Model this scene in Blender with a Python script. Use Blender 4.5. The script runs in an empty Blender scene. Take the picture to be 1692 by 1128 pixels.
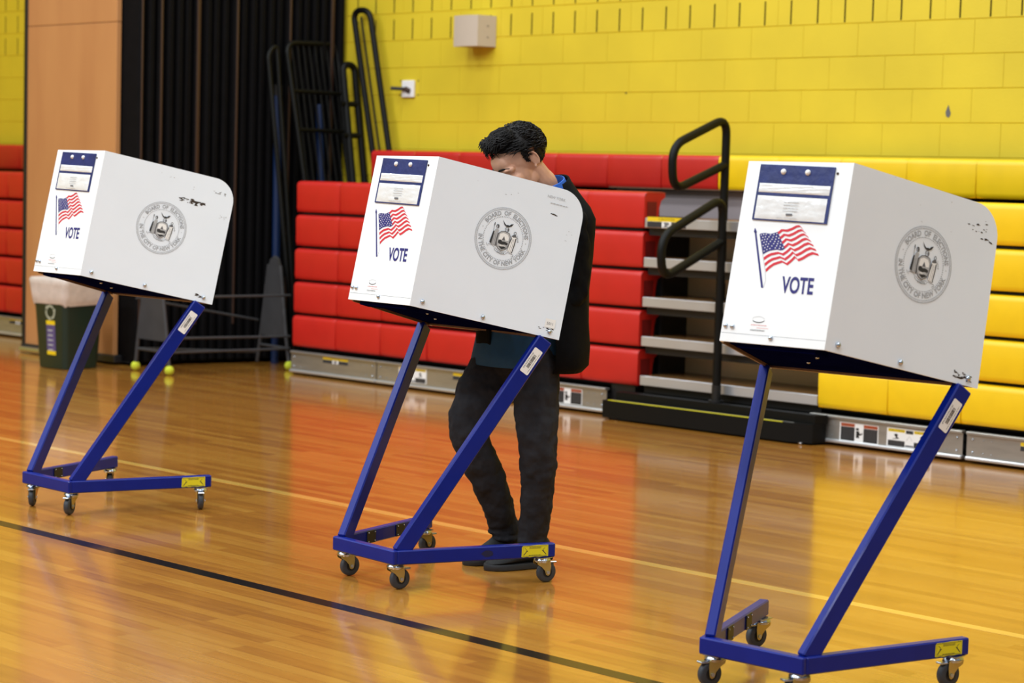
import bpy, bmesh, math, random
from mathutils import Vector, Matrix, Euler
random.seed(7)
S = bpy.context.scene
COL = S.collection
PI = math.pi
# ---------------------------------------------------------------- camera
CAM_H = 1.436
F_PX = 3352.8
psi, pit, roll = -0.7566, 0.0793, 0.0282
fw = Vector((math.sin(psi)*math.cos(pit), math.cos(psi)*math.cos(pit), -math.sin(pit)))
r0 = Vector((math.cos(psi), -math.sin(psi), 0))
u0 = r0.cross(fw)
rt = r0*math.cos(roll) + u0*math.sin(roll)
up = -r0*math.sin(roll) + u0*math.cos(roll)
cd = bpy.data.cameras.new('camera')
cam = bpy.data.objects.new('camera', cd)
COL.objects.link(cam)
M = Matrix((rt, up, -fw)).transposed().to_4x4()
M.translation = Vector((0, 0, CAM_H))
cam.matrix_world = M
cd.sensor_fit = 'HORIZONTAL'
cd.sensor_width = 36.0
cd.lens = F_PX/1692*36
cd.clip_end = 100
cd.dof.use_dof = True
cd.dof.focus_distance = 7.05
cd.dof.aperture_fstop = 3.6
S.camera = cam
# ---------------------------------------------------------------- world and lights
w = bpy.data.worlds.new('world')
S.world = w
w.use_nodes = True
bg = w.node_tree.nodes['Background']
bg.inputs[0].default_value = (0.93, 0.97, 1.0, 1)
bg.inputs[1].default_value = 0.28
def area(x, y, z, size, power, col=(0.90, 0.96, 1.0)):
    l = bpy.data.lights.new('gym_and_fill_light', 'AREA')
    l.shape = 'SQUARE'; l.size = size; l.energy = power; l.color = col
    o = bpy.data.objects.new('gym_and_fill_light', l)
    o.location = (x, y, z)
    COL.objects.link(o)
    return o
LP = 170
for lx in (-14, -10, -6, -2, 2):  # rightmost column is added fill for the booths' side panels
    for ly, k in ((-3.5, 1.35), (1.0, 1.2), (5.2, .8), (8.6, .55)):
        area(lx, ly, 7.6, 1.1, LP*k*(1.0 if lx < -4 else (.8 if lx < 0 else .38)))
S.view_settings.view_transform = 'Standard'
S.view_settings.look = 'None'
S.view_settings.gamma = 1.0
S.view_settings.use_curve_mapping = False
S.view_settings.exposure = 0.0

# ---------------------------------------------------------------- helpers
def lin(c):
    out = []
    for v in c[:3]:
        v = v/255.0
        out.append(v/12.92 if v <= .04045 else ((v+.055)/1.055)**2.4)
    return (*out, 1)
MATS = {}
def mat(name, col, rough=.5, metal=0, noise=0, nscale=20, bump=0, coat=0, spec=.5, nstretch=None, col2=None, bscale=None):
    m = bpy.data.materials.new(name); m.use_nodes = True
    nt = m.node_tree; b = nt.nodes['Principled BSDF']
    b.inputs['Roughness'].default_value = rough
    b.inputs['Metallic'].default_value = metal
    b.inputs['Specular IOR Level'].default_value = spec
    b.inputs['Coat Weight'].default_value = coat
    b.inputs['Coat Roughness'].default_value = .08
    c = lin(col)
    b.inputs['Base Color'].default_value = c
    g = nt.nodes.new('ShaderNodeNewGeometry')
    mp = nt.nodes.new('ShaderNodeMapping')
    nt.links.new(g.outputs['Position'], mp.inputs[0])
    if nstretch: mp.inputs['Scale'].default_value = nstretch
    n = nt.nodes.new('ShaderNodeTexNoise'); n.inputs['Scale'].default_value = nscale
    n.inputs['Detail'].default_value = 5
    nt.links.new(mp.outputs[0], n.inputs['Vector'])
    if noise or col2:
        r = nt.nodes.new('ShaderNodeValToRGB')
        c2 = lin(col2) if col2 else tuple(v*(1-noise) for v in c[:3])+(1,)
        r.color_ramp.elements[0].color = c2; r.color_ramp.elements[0].position = .32
        r.color_ramp.elements[1].color = c; r.color_ramp.elements[1].position = .62
        nt.links.new(n.outputs[0], r.inputs[0])
        nt.links.new(r.outputs[0], b.inputs['Base Color'])
    if bump:
        n2 = nt.nodes.new('ShaderNodeTexNoise'); n2.inputs['Scale'].default_value = bscale or nscale*3
        n2.inputs['Detail'].default_value = 4
        nt.links.new(mp.outputs[0], n2.inputs['Vector'])
        bp = nt.nodes.new('ShaderNodeBump'); bp.inputs['Strength'].default_value = bump
        bp.inputs['Distance'].default_value = .004
        nt.links.new(n2.outputs[0], bp.inputs['Height'])
        nt.links.new(bp.outputs[0], b.inputs['Normal'])
    MATS[name] = m
    return m
def floor_mat():
    m = bpy.data.materials.new('maple_floor'); m.use_nodes = True
    nt = m.node_tree; N = nt.nodes; L = nt.links; b = N['Principled BSDF']
    g = N.new('ShaderNodeNewGeometry')
    br = N.new('ShaderNodeTexBrick')
    br.inputs['Scale'].default_value = 1
    br.inputs['Brick Width'].default_value = .95
    br.inputs['Row Height'].default_value = .0572
    br.inputs['Mortar Size'].default_value = .0007
    br.inputs['Mortar Smooth'].default_value = .3
    br.offset = .37
    br.inputs['Color1'].default_value = (0, 0, 0, 1); br.inputs['Color2'].default_value = (1, 1, 1, 1)
    br.inputs['Mortar'].default_value = (0, 0, 0, 1)
    L.new(g.outputs['Position'], br.inputs['Vector'])
    mp = N.new('ShaderNodeMapping'); mp.inputs['Scale'].default_value = (1.3, 16, 1)
    L.new(g.outputs['Position'], mp.inputs[0])
    n = N.new('ShaderNodeTexNoise'); n.inputs['Scale'].default_value = 3.2; n.inputs['Detail'].default_value = 7; n.inputs['Distortion'].default_value = .6
    L.new(mp.outputs[0], n.inputs['Vector'])
    mx = N.new('ShaderNodeMix'); mx.data_type = 'FLOAT'; mx.inputs[0].default_value = .55
    L.new(br.outputs['Color'], mx.inputs[2]); L.new(n.outputs[0], mx.inputs[3])
    r = N.new('ShaderNodeValToRGB'); cr = r.color_ramp
    cr.elements[0].position = .12; cr.elements[0].color = lin((146, 88, 34))
    cr.elements[1].position = .85; cr.elements[1].color = lin((196, 140, 58))
    e = cr.elements.new(.45); e.color = lin((180, 119, 44))
    L.new(mx.outputs[0], r.inputs[0])
    m2 = N.new('ShaderNodeMix'); m2.data_type = 'RGBA'
    L.new(br.outputs['Fac'], m2.inputs[0]); L.new(r.outputs[0], m2.inputs[6]); m2.inputs[7].default_value = lin((120, 70, 25))
    L.new(m2.outputs[2], b.inputs['Base Color'])
    b.inputs['Roughness'].default_value = .27
    b.inputs['Specular IOR Level'].default_value = .5
    b.inputs['Coat Weight'].default_value = .9
    b.inputs['Coat Roughness'].default_value = .11
    b.inputs['Coat IOR'].default_value = 1.5
    mp3 = N.new('ShaderNodeMapping'); mp3.inputs['Scale'].default_value = (1.2, 17.5, 1)
    L.new(g.outputs['Position'], mp3.inputs[0])
    n3 = N.new('ShaderNodeTexNoise'); n3.inputs['Scale'].default_value = 1.0; n3.inputs['Detail'].default_value = 1
    L.new(mp3.outputs[0], n3.inputs['Vector'])
    bp = N.new('ShaderNodeBump'); bp.inputs['Strength'].default_value = .16; bp.inputs['Distance'].default_value = .002
    L.new(n3.outputs[0], bp.inputs['Height'])
    L.new(bp.outputs[0], b.inputs['Coat Normal']); L.new(bp.outputs[0], b.inputs['Normal'])
    return m
M_floor = floor_mat()
M_wall = mat('yellow_wall_paint', (226, 201, 44), .5, noise=.10, nscale=1.6, bump=.25, bscale=90)
M_wallb = M_wall
M_slot = mat('slot_black', (14, 13, 10), .9)
M_red = mat('red_plastic', (196, 33, 24), .42, noise=.06, nscale=8, bump=.12, bscale=260)
M_redd = mat('shaded_red_plastic', (120, 18, 18), .5)  # darker copy of the seat red, painted shade for web and underside
M_yel = mat('yellow_plastic', (246, 203, 8), .42, noise=.05, nscale=8, bump=.12, bscale=260)
M_alu = mat('galvanised_steel', (176, 174, 168), .38, metal=.75, noise=.15, nscale=5, nstretch=(1, 1, 6))
M_alub = mat('bright_aluminium', (205, 206, 208), .3, metal=.6)
M_riser = mat('riser_steel_floor_reflection', (226, 200, 150), .35, metal=.2, noise=.1, nscale=3)  # golden reflection of the floor is put into the steel's base colour
M_tread = mat('brown_plywood_tread', (150, 108, 62), .25, noise=.3, nscale=6, nstretch=(1, 8, 1))
M_lav = mat('grey_riser_panel', (160, 148, 150), .45)
M_black = mat('black_metal', (16, 15, 15), .5)
M_blackp = mat('black_powder_coat', (8, 8, 6), .5, spec=.22, noise=.2, nscale=40)
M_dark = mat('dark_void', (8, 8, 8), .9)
M_vinyl = mat('black_vinyl', (9, 8, 10), .8, spec=.12, noise=.3, nscale=12)
M_brown = mat('brown_fold_edge', (60, 38, 27), .5)
M_wood = mat('birch_panel', (192, 136, 84), .5, nscale=1.6, nstretch=(1.6, 1.6, .25), col2=(176, 118, 72))
M_white = mat('white_laminate', (234, 242, 251), .38, noise=.02, nscale=6)
M_whitef = mat('white_front_laminate', (243, 247, 249), .3)
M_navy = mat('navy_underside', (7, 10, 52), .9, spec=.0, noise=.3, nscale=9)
M_blue = mat('blue_enamel', (10, 32, 128), .34, noise=.12, nscale=10, coat=.15, spec=.22)
M_scn = mat('navy_scuff', (14, 22, 74), .6, noise=.6, nscale=300)
M_ply = mat('bare_plywood_edge', (104, 76, 56), .6, noise=.3, nscale=60)
M_pouch = mat('navy_vinyl', (20, 38, 106), .45, noise=.25, nscale=25, bump=.4, bscale=40)
M_clear = mat('clear_pocket_film', (232, 234, 234), .12, noise=.04, nscale=30, bump=.6, bscale=28, coat=.8)
M_paper = mat('paper_white', (240, 240, 238), .6)
M_ink = mat('black_ink', (46, 46, 48), .7)
M_inkg = mat('grey_ink', (100, 100, 103), .7)
M_inkl = mat('light_ink', (176, 178, 180), .7)
M_scuff = mat('scuff_brown', (70, 58, 48), .8, noise=.5, nscale=120)
M_fred = mat('flag_red', (208, 34, 52), .5)
M_fblue = mat('flag_blue', (36, 34, 116), .5)
M_pink = mat('logo_pink', (226, 170, 170), .6)
M_steel = mat('zinc_steel', (186, 194, 206), .25, metal=.95)
M_steely = mat('yellow_zinc', (196, 178, 110), .3, metal=.85)
M_rub = mat('grey_rubber', (52, 56, 62), .55)
M_rubd = mat('black_rubber', (26, 26, 28), .5)
M_laby = mat('yellow_label', (226, 214, 30), .5)
M_warny = mat('warning_yellow', (236, 204, 20), .5)
M_warno = mat('warning_orange', (190, 84, 40), .5)
M_line = mat('black_court_line', (12, 12, 18), .3, coat=.5, spec=.25)
M_linel = mat('pale_court_line', (236, 188, 92), .22, coat=1)
M_linec = mat('dark_olive_line', (70, 60, 20), .22, coat=1)
M_green = mat('dark_green_plastic', (20, 40, 30), .4)
M_bag = mat('clear_bag_film', (214, 200, 190), .35, noise=.15, nscale=14, bump=.8, bscale=14)
M_tennis = mat('tennis_felt', (196, 206, 50), .9, bump=.5, bscale=200)
M_grey = mat('dark_grey_panel', (58, 58, 60), .6, noise=.15, nscale=10)
M_bpole = mat('blue_pole_vinyl', (8, 36, 78), .45)
M_beige = mat('beige_box', (196, 182, 164), .5)
M_skin = mat('skin', (214, 160, 132), .5, noise=.10, nscale=18, bump=.08, bscale=300)
M_lip = mat('lips', (176, 104, 92), .5)
M_hair = mat('dark_hair', (17, 12, 11), .62, spec=.25, noise=.3, nscale=60)
M_shirt = mat('teal_blue_tee', (26, 74, 116), .85, noise=.12, nscale=30, bump=.4, bscale=26)
M_collar = mat('blue_tee_collar', (38, 98, 196), .85)
M_jack = mat('black_jacket', (11, 12, 15), .9, spec=.12, noise=.2, nscale=30, bump=.7, bscale=16)
M_jean = mat('charcoal_jeans', (50, 50, 54), .95, spec=.1, noise=.25, nscale=22, bump=.8, bscale=18)
M_shoe = mat('black_suede', (20, 20, 22), .8, bump=.3, bscale=60)
M_sole = mat('dark_sole', (36, 37, 40), .6)
M_purple = mat('purple_sticker', (96, 84, 136), .5, noise=.3, nscale=40)
M_greyw = mat('pale_grey_print', (168, 172, 150), .6)

def tag(o, label=None, cat=None, group=None, kind=None):
    if label: o['label'] = label
    if cat: o['category'] = cat
    if group: o['group'] = group
    if kind: o['kind'] = kind
    return o
def empty(name, loc=(0, 0, 0), rz=0, label=None, cat=None, group=None):
    o = bpy.data.objects.new(name, None); COL.objects.link(o)
    o.location = loc; o.rotation_euler = (0, 0, rz); o.empty_display_size = .1
    return tag(o, label, cat, group)
def copy_tree(o, parent=None):
    c = o.copy(); COL.objects.link(c)
    if parent: c.parent = parent
    for ch in list(o.children): copy_tree(ch, c)
    return c
_boxcache = {}
def bevbox(bev):
    pass
class MB:
    def __init__(s): s.v = []; s.f = []; s.mi = []; s.mats = []
    def m(s, mt):
        if mt not in s.mats: s.mats.append(mt)
        return s.mats.index(mt)
    def add(s, vs, fs, mt):
        o = len(s.v); k = s.m(mt)
        s.v += [tuple(v) for v in vs]
        for f in fs: s.f.append(tuple(i+o for i in f)); s.mi.append(k)
        return s
    def obox(s, c, ax, ay, az, mt, bev=0):
        c = Vector(c); ax = Vector(ax); ay = Vector(ay); az = Vector(az)
        if bev <= 0:
            vs = [c+ax*i+ay*j+az*k for k in (-1, 1) for j in (-1, 1) for i in (-1, 1)]
            return s.add(vs, [(0, 2, 3, 1), (4, 5, 7, 6), (0, 1, 5, 4), (2, 6, 7, 3), (0, 4, 6, 2), (1, 3, 7, 5)], mt)
        lx, ly, lz = ax.length, ay.length, az.length
        bm = bmesh.new(); bmesh.ops.create_cube(bm, size=2)
        for v in bm.verts: v.co = Vector((v.co.x*lx, v.co.y*ly, v.co.z*lz))
        bmesh.ops.bevel(bm, geom=list(bm.edges), offset=min(bev, lx*.95, ly*.95, lz*.95), segments=1, affect='EDGES', profile=.5)
        X, Y, Z = ax.normalized(), ay.normalized(), az.normalized()
        bm.verts.index_update()
        vs = [c+X*v.co.x+Y*v.co.y+Z*v.co.z for v in bm.verts]
        fs = [tuple(v.index for v in f.verts) for f in bm.faces]
        bm.free()
        return s.add(vs, fs, mt)
    def box(s, lo, hi, mt, bev=0):
        lo = Vector(lo); hi = Vector(hi); c = (lo+hi)/2; h = (hi-lo)/2
        return s.obox(c, (h.x, 0, 0), (0, h.y, 0), (0, 0, h.z), mt, bev)
    def bar(s, p0, p1, wv, hv, mt, bev=0):
        """square bar from p0 to p1, wv and hv are half extents (vectors)"""
        p0 = Vector(p0); p1 = Vector(p1)
        return s.obox((p0+p1)/2, (p1-p0)/2, wv, hv, mt, bev)
    def tube(s, pts, r, mt, n=12, cap=True, closed=False, flat=None):
        pts = [Vector(p) for p in pts]
        N = len(pts)
        rs = r if isinstance(r, (list, tuple)) else [r]*N
        vs = []; fs = []
        prev = None
        for i, p in enumerate(pts):
            a = pts[(i-1) % N] if (i > 0 or closed) else pts[0]
            b = pts[(i+1) % N] if (i < N-1 or closed) else pts[-1]
            d = (b-a)
            if d.length < 1e-9: d = Vector((0, 0, 1))
            d.normalize()
            if prev is None:
                q = Vector((0, 0, 1)) if abs(d.z) < .9 else Vector((1, 0, 0))
                x = d.cross(q).normalized()
            else:
                x = (prev - d*prev.dot(d))
                x = x.normalized() if x.length > 1e-6 else d.orthogonal().normalized()
            prev = x; y = d.cross(x)
            for k in range(n):
                a_ = 2*PI*k/n
                vs.append(p + (x*math.cos(a_)+y*math.sin(a_))*rs[i])
        m_ = N if closed else N-1
        for i in range(m_):
            for k in range(n):
                a_ = i*n+k; b_ = i*n+(k+1) % n; j = (i+1) % N
                fs.append((a_, b_, j*n+(k+1) % n, j*n+k))
        if cap and not closed:
            fs.append(tuple(reversed(range(n)))); fs.append(tuple(range((N-1)*n, N*n)))
        return s.add(vs, fs, mt)
    def cyl(s, p0, p1, r0_, r1=None, mt=None, n=16):
        return s.tube([p0, p1], [r0_, r0_ if r1 is None else r1], mt, n)
    def ell(s, c, r, mt, R=None, nu=16, nv=10):
        c = Vector(c); vs = []; fs = []
        for j in range(1, nv):
            th = PI*j/nv
            for i in range(nu):
                ph = 2*PI*i/nu
                p = Vector((r[0]*math.sin(th)*math.cos(ph), r[1]*math.sin(th)*math.sin(ph), r[2]*math.cos(th)))
                vs.append(c + (R @ p if R else p))
        top = len(vs); p = Vector((0, 0, r[2])); vs.append(c+(R @ p if R else p))
        bot = len(vs); p = Vector((0, 0, -r[2])); vs.append(c+(R @ p if R else p))
        for j in range(nv-2):
            for i in range(nu):
                fs.append((j*nu+i, (j+1)*nu+i, (j+1)*nu+(i+1) % nu, j*nu+(i+1) % nu))
        for i in range(nu):
            fs.append((top, i, (i+1) % nu)); fs.append((bot, (nv-2)*nu+(i+1) % nu, (nv-2)*nu+i))
        return s.add(vs, fs, mt)
    def loft(s, rings, mt, cap=True, closed=True):
        n = len(rings[0]); vs = []; fs = []
        for r in rings: vs += r
        for i in range(len(rings)-1):
            for k in range(n if closed else n-1):
                fs.append((i*n+k, i*n+(k+1) % n, (i+1)*n+(k+1) % n, (i+1)*n+k))
        if cap and closed:
            fs.append(tuple(reversed(range(n)))); fs.append(tuple(range((len(rings)-1)*n, len(rings)*n)))
        return s.add(vs, fs, mt)
    def prism(s, poly, P, t0, t1, mt):
        """poly 2D; P(a,b,off) -> 3D; extruded between offsets t0,t1"""
        n = len(poly)
        vs = [P(a, b, t0) for a, b in poly]+[P(a, b, t1) for a, b in poly]
        fs = [tuple(range(n)), tuple(reversed(range(n, 2*n)))]
        fs += [(i, i+n, (i+1) % n+n, (i+1) % n) for i in range(n)]
        return s.add(vs, fs, mt)
    def flat(s, poly, P, off, mt):
        return s.add([P(a, b, off) for a, b in poly], [tuple(range(len(poly)))], mt)
    def rect(s, P, a0, b0, a1, b1, off, mt):
        return s.flat([(a0, b0), (a1, b0), (a1, b1), (a0, b1)], P, off, mt)
    def stroke(s, pts, wd, P, off, mt, closed=False):
        N = len(pts)
        if closed: pts = list(pts)+[pts[0]]; N += 1
        L = []; R_ = []
        for i in range(N):
            a = pts[max(i-1, 0)]; b = pts[min(i+1, N-1)]
            if closed and i in (0, N-1): a = pts[N-2]; b = pts[1]
            dx, dy = b[0]-a[0], b[1]-a[1]; l = math.hypot(dx, dy) or 1
            nx, ny = -dy/l*wd/2, dx/l*wd/2
            L.append((pts[i][0]+nx, pts[i][1]+ny)); R_.append((pts[i][0]-nx, pts[i][1]-ny))
        vs = [P(a, b, off) for a, b in L]+[P(a, b, off) for a, b in R_]
        return s.add(vs, [(i, i+1, N+i+1, N+i) for i in range(N-1)], mt)
    def text(s, T, P, off, mt, fx=lambda x, y: (x, y)):
        vs, fs = T
        return s.add([P(*fx(x, y), off+z) for x, y, z in vs], fs, mt)
    def build(s, name, parent=None, sub=None, smooth=35, recenter=False, fixn=False):
        me = bpy.data.meshes.new(name)
        vs = s.v
        if sub is not None: vs = [(v[0]-sub[0], v[1]-sub[1], v[2]-sub[2]) for v in vs]
        me.from_pydata(vs, [], s.f)
        for m_ in s.mats: me.materials.append(m_)
        me.polygons.foreach_set('material_index', s.mi)
        if fixn:
            bm = bmesh.new(); bm.from_mesh(me); bmesh.ops.recalc_face_normals(bm, faces=bm.faces); bm.to_mesh(me); bm.free()
        if smooth:
            me.polygons.foreach_set('use_smooth', [True]*len(me.polygons))
            me.set_sharp_from_angle(angle=math.radians(smooth))
        me.update()
        o = bpy.data.objects.new(name, me); COL.objects.link(o)
        if parent: o.parent = parent
        return o
def inst(name, me, parent, loc):
    o = bpy.data.objects.new(name, me); COL.objects.link(o)
    o.parent = parent; o.location = loc
    return o
_TC = {}
def text2d(body, size, outline=0, bold=0, sx=1.0, align='CENTER'):
    key = (body, size, outline, bold, sx, align)
    if key in _TC: return _TC[key]
    cu = bpy.data.curves.new('t', 'FONT'); cu.body = body; cu.size = size; cu.align_x = align; cu.align_y = 'CENTER'
    cu.resolution_u = 2 if size < .05 else 6; cu.offset = bold
    if outline: cu.fill_mode = 'NONE'; cu.bevel_depth = outline; cu.bevel_resolution = 0
    else: cu.fill_mode = 'FRONT' if False else 'BOTH'
    cu.dimensions = '2D'
    o = bpy.data.objects.new('t', cu); COL.objects.link(o)
    dg = bpy.context.evaluated_depsgraph_get(); dg.update()
    me = bpy.data.meshes.new_from_object(o.evaluated_get(dg))
    vs = [(v.co.x*sx, v.co.y, v.co.z*.3) for v in me.vertices]
    fs = [tuple(p.vertices) for p in me.polygons]
    bpy.data.objects.remove(o); bpy.data.curves.remove(cu); bpy.data.meshes.remove(me)
    _TC[key] = (vs, fs)
    return _TC[key]
def fake_lines(mb, P, a0, b0, a1, b1, n, off, mt, rnd, wd=None):
    """rows of tiny illegible print: n rows of short dashes"""
    h = (b1-b0)/n
    for i in range(n):
        y = b0+h*(i+.5); x = a0
        while x < a1:
            l = (abs(a1-a0))*rnd.uniform(.06, .2); x2 = min(x+l, a1)
            mb.rect(P, x, y-h*.22, x2, y+h*.22, off, mt); x = x2+abs(a1-a0)*.03
def smoothstep(a, b, x):
    t = max(0, min(1, (x-a)/(b-a))); return t*t*(3-2*t)

# ================================================================ FLOOR
WALL_Y = 10.571
fl = MB(); fl.box((-24, -8, -.12), (8, WALL_Y+.3, 0), M_floor)
floor = fl.build('floor', smooth=0); tag(floor, kind='structure')
ln = MB(); ln.box((-24, 4.486-.031, 0), (8, 4.486+.031, .0006), M_line); ln.build('court_line', floor, smooth=0)
ln = MB(); ln.box((-24, 5.905-.026, 0), (8, 5.905+.026, .0005), M_linel); ln.build('court_line', floor, smooth=0)
# ================================================================ BACK WALL of concrete blocks
WX, WZ, BL = -9.6703, 2.4558, .2032
wl = MB()
wl.box((-24, WALL_Y+.045, -.02), (8, WALL_Y+.25, 7.6), M_wall)
wl.box((-24, WALL_Y+.002, 0), (8, WALL_Y+.045, WZ-5*BL), M_wall)
wl.box((-24, WALL_Y+.002, WZ+3*BL), (8, WALL_Y+.045, 7.6), M_wall)
wall = wl.build('wall_back', smooth=0); tag(wall, kind='structure')
wl = MB(); wl.box((-22.2, -8, 0), (-22, WALL_Y, 7.6), M_wall); tag(wl.build('wall_left', smooth=0), kind='structure')
def block_mesh(slotted, half=False):
    hw, h = (.1016 if half else .2032), .2032
    cx, cz = .0013, .0038
    b = MB(); D = .044
    xs = [-hw+cx, hw-cx]; zs = [cz, h-cz]
    # outer ring bevel
    o = [(-hw, .006, 0), (hw, .006, 0), (hw, .006, h), (-hw, .006, h)]
    i = [(xs[0], 0, zs[0]), (xs[1], 0, zs[0]), (xs[1], 0, zs[1]), (xs[0], 0, zs[1])]
    k = [(-hw, D, 0), (hw, D, 0), (hw, D, h), (-hw, D, h)]
    vs = o+i+k
    fs = [(0, 1, 5, 4), (1, 2, 6, 5), (2, 3, 7, 6), (3, 0, 4, 7), (0, 8, 9, 1), (1, 9, 10, 2), (2, 10, 11, 3), (3, 11, 8, 0)]
    b.add(vs, fs, M_wall)
    if not slotted:
        b.add(i, [(0, 1, 2, 3)], M_wall)
    else:
        sw = .0056
        X = [xs[0], -.1016-sw, -.1016+sw, .1016-sw, .1016+sw, xs[1]]
        Z = [zs[0], .008, .160, zs[1]]
        for a in range(5):
            for c in range(3):
                q = [(X[a], 0, Z[c]), (X[a+1], 0, Z[c]), (X[a+1], 0, Z[c+1]), (X[a], 0, Z[c+1])]
                if c == 1 and a in (1, 3):
                    q2 = [(x, .035, z) for x, _, z in q]
                    b.add(q+q2, [(0, 4, 5, 1), (1, 5, 6, 2), (2, 6, 7, 3), (3, 7, 4, 0), (4, 7, 6, 5)], M_slot)
                else: b.add(q, [(0, 1, 2, 3)], M_wall)
    o_ = b.build('concrete_block', None, smooth=0); me = o_.data; bpy.data.objects.remove(o_)
    return me
bm_plain, bm_slot = block_mesh(False), block_mesh(True)
for j in range(-5, 3):
    slotted = j >= 0
    par = -.5 if (j % 2 == 0) else .5
    for m_ in range(-19, 13):
        x = WX + (par + 2*m_ + 1)*BL
        if x < -17.0 or x > -4.9 or (-15.4 < x < -12.6): continue
        dy = random.uniform(0, .0012)
        inst('concrete_block', bm_slot if slotted else bm_plain, wall, (x, WALL_Y+dy, WZ+j*BL))
# ================================================================ BLEACHERS
BFY = 9.526
MW = .4622
def rowz(k): return .205+.2405*k     # bottom of seat front row k
def seat_mesh(colmat, darkmat, w=MW, end=False):
    """plastic seat front module, local x 0..w, y 0 front, z 0..h"""
    h = .221; D = .30; g = .0012
    b = MB()
    # profile of the front: rounded top lip
    prof = [(0.014, 0.0), (.004, .010), (0, .03), (0, .115), (0.0, h-.034), (.004, h-.018), (.012, h-.007), (.026, h-.0015), (.05, h), (.16, h), (.20, h-.004)]
    xs = [g, g+.006, g+.03, g+.055, w-.055-g, w-g-.03, w-g-.006, w-g]
    rows = []
    for (y, z) in prof:
        t = max(0, 1-z/(h-.03))           # 1 at bottom, 0 at top
        ring = []
        for i, x in enumerate(xs):
            dep = 0
            e = min(x-g, w-g-x)
            if e < .008: dep = .003+.005*t
            elif e < .04: dep = .005*t if z < h-.04 else 0
            ring.append((x, y+dep, z - (.003 if (e < .001 and z > h-.01) else 0)))
        rows.append(ring)
    b.loft(rows, colmat, cap=False, closed=False)
    # ends: side plates with the swept-back profile
    side = [(0.012, 0.0), (.004, .03), (.004, h-.03), (.03, h-.004), (.20, h-.006), (.205, h-.03), (.165, h-.055), (.150, h-.10), (.140, .02), (.12, 0)]
    for x in (g+.002, w-g-.002):
        b.add([(x, y, z) for y, z in side], [tuple(range(len(side)))], colmat)
        # web on side in darker red, painting the shade of a recess
    ins = [(0.035, .03), (.03, h-.06), (.12, h-.06), (.115, .03)]
    b.add([(w-g-.0005, y, z) for y, z in ins]+[(w-g+.0015, y, z) for y, z in ins], [(0, 1, 2, 3), (4, 7, 6, 5)], darkmat) if end else None
    b.add([(g, .012, 0), (w-g, .012, 0), (w-g, .12, 0), (g, .12, 0)], [(0, 1, 2, 3)], darkmat)
    o = b.build('seat_module', None, smooth=50, fixn=True); me = o.data; bpy.data.objects.remove(o); return me
seat_red, seat_yel = seat_mesh(M_red, M_redd), seat_mesh(M_yel, M_yel)
seat_red_e = seat_mesh(M_red, M_redd, end=True)
def stickerY(root, X0, Y, Z0, W_, H_, kind, name='warning_sticker'):
    """stickers on a plane facing -Y; P(a,b) a right 0..1, b down 0..1"""
    def P(a, b, off): return (X0+a*W_-root.location.x, Y-off-root.location.y, Z0-b*H_)
    mb = MB(); rn = random.Random(int(abs(X0)*100))
    mb.prism([(0, 0), (1, 0), (1, 1), (0, 1)], P, 0, .0008, M_paper)
    o = .0011; o2 = .0014
    if kind == 'orange':
        for a in (0.03, .62):
            mb.rect(P, a, .03, a+.36, .2, o, M_warno); mb.rect(P, a, .22, a+.36, .97, o, M_black)
            mb.text(text2d('WARNING', 1, sx=1), P, o2, M_black, lambda x, y: (a+.18+x*.075, .12-y*.14))
            for k in range(7): mb.rect(P, a+.03, .29+k*.09, a+.33, .31+k*.09, o2, M_inkg)
        # reading figure pictogram
        mb.flat([(.46+.045*math.cos(t*.7), .3+.07*math.sin(t*.7)) for t in range(9)], P, o, M_black)
        mb.flat([(.43, .4), (.5, .4), (.53, .55), (.58, .5), (.55, .4), (.6, .52), (.57, .6), (.5, .65), (.52, .78), (.43, .78)], P, o, M_black)
    elif kind == 'yellow':
        mb.rect(P, .03, .04, .4, .2, o, M_warny); mb.rect(P, .6, .04, .97, .2, o, M_warny)
        for a in (.03, .6):
            mb.text(text2d('CAUTION', 1), P, o2, M_black, lambda x, y: (a+.185+x*.075, .125-y*.15))
            mb.rect(P, a, .66, a+.37, .97, o, M_black)
            mb.flat([(a+.13, .34), (a+.18, .28), (a+.22, .36), (a+.2, .45), (a+.25, .55), (a+.1, .6), (a+.1, .57), (a+.18, .53)], P, o, M_black)
            for k in range(3): mb.rect(P, a+.03, .72+k*.08, a+.34, .74+k*.08, o2, M_inkg)
        mb.rect(P, .42, .06, .58, .24, o, M_ink)
        mb.stroke([(.44, .6), (.5, .35), (.56, .6)], .008, P, o, M_inkg)
        mb.rect(P, .41, .85, .59, .95, o, M_inkg)
    else:
        mb.rect(P, .0, .0, 1, .42, o, M_warny)
        mb.rect(P, .0, .44, .38, 1, o, M_ink); mb.rect(P, .62, .44, 1, 1, o, M_ink)
        mb.text(text2d('CAUTION', 1), P, o2, M_black, lambda x, y: (.5+x*.09, .21-y*.3))
        mb.flat([(.42, .5), (.55, .5), (.58, .7), (.5, .8), (.58, .95), (.42, .95), (.46, .75)], P, o, M_inkg)
    return mb.build(name, root, smooth=0)
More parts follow.
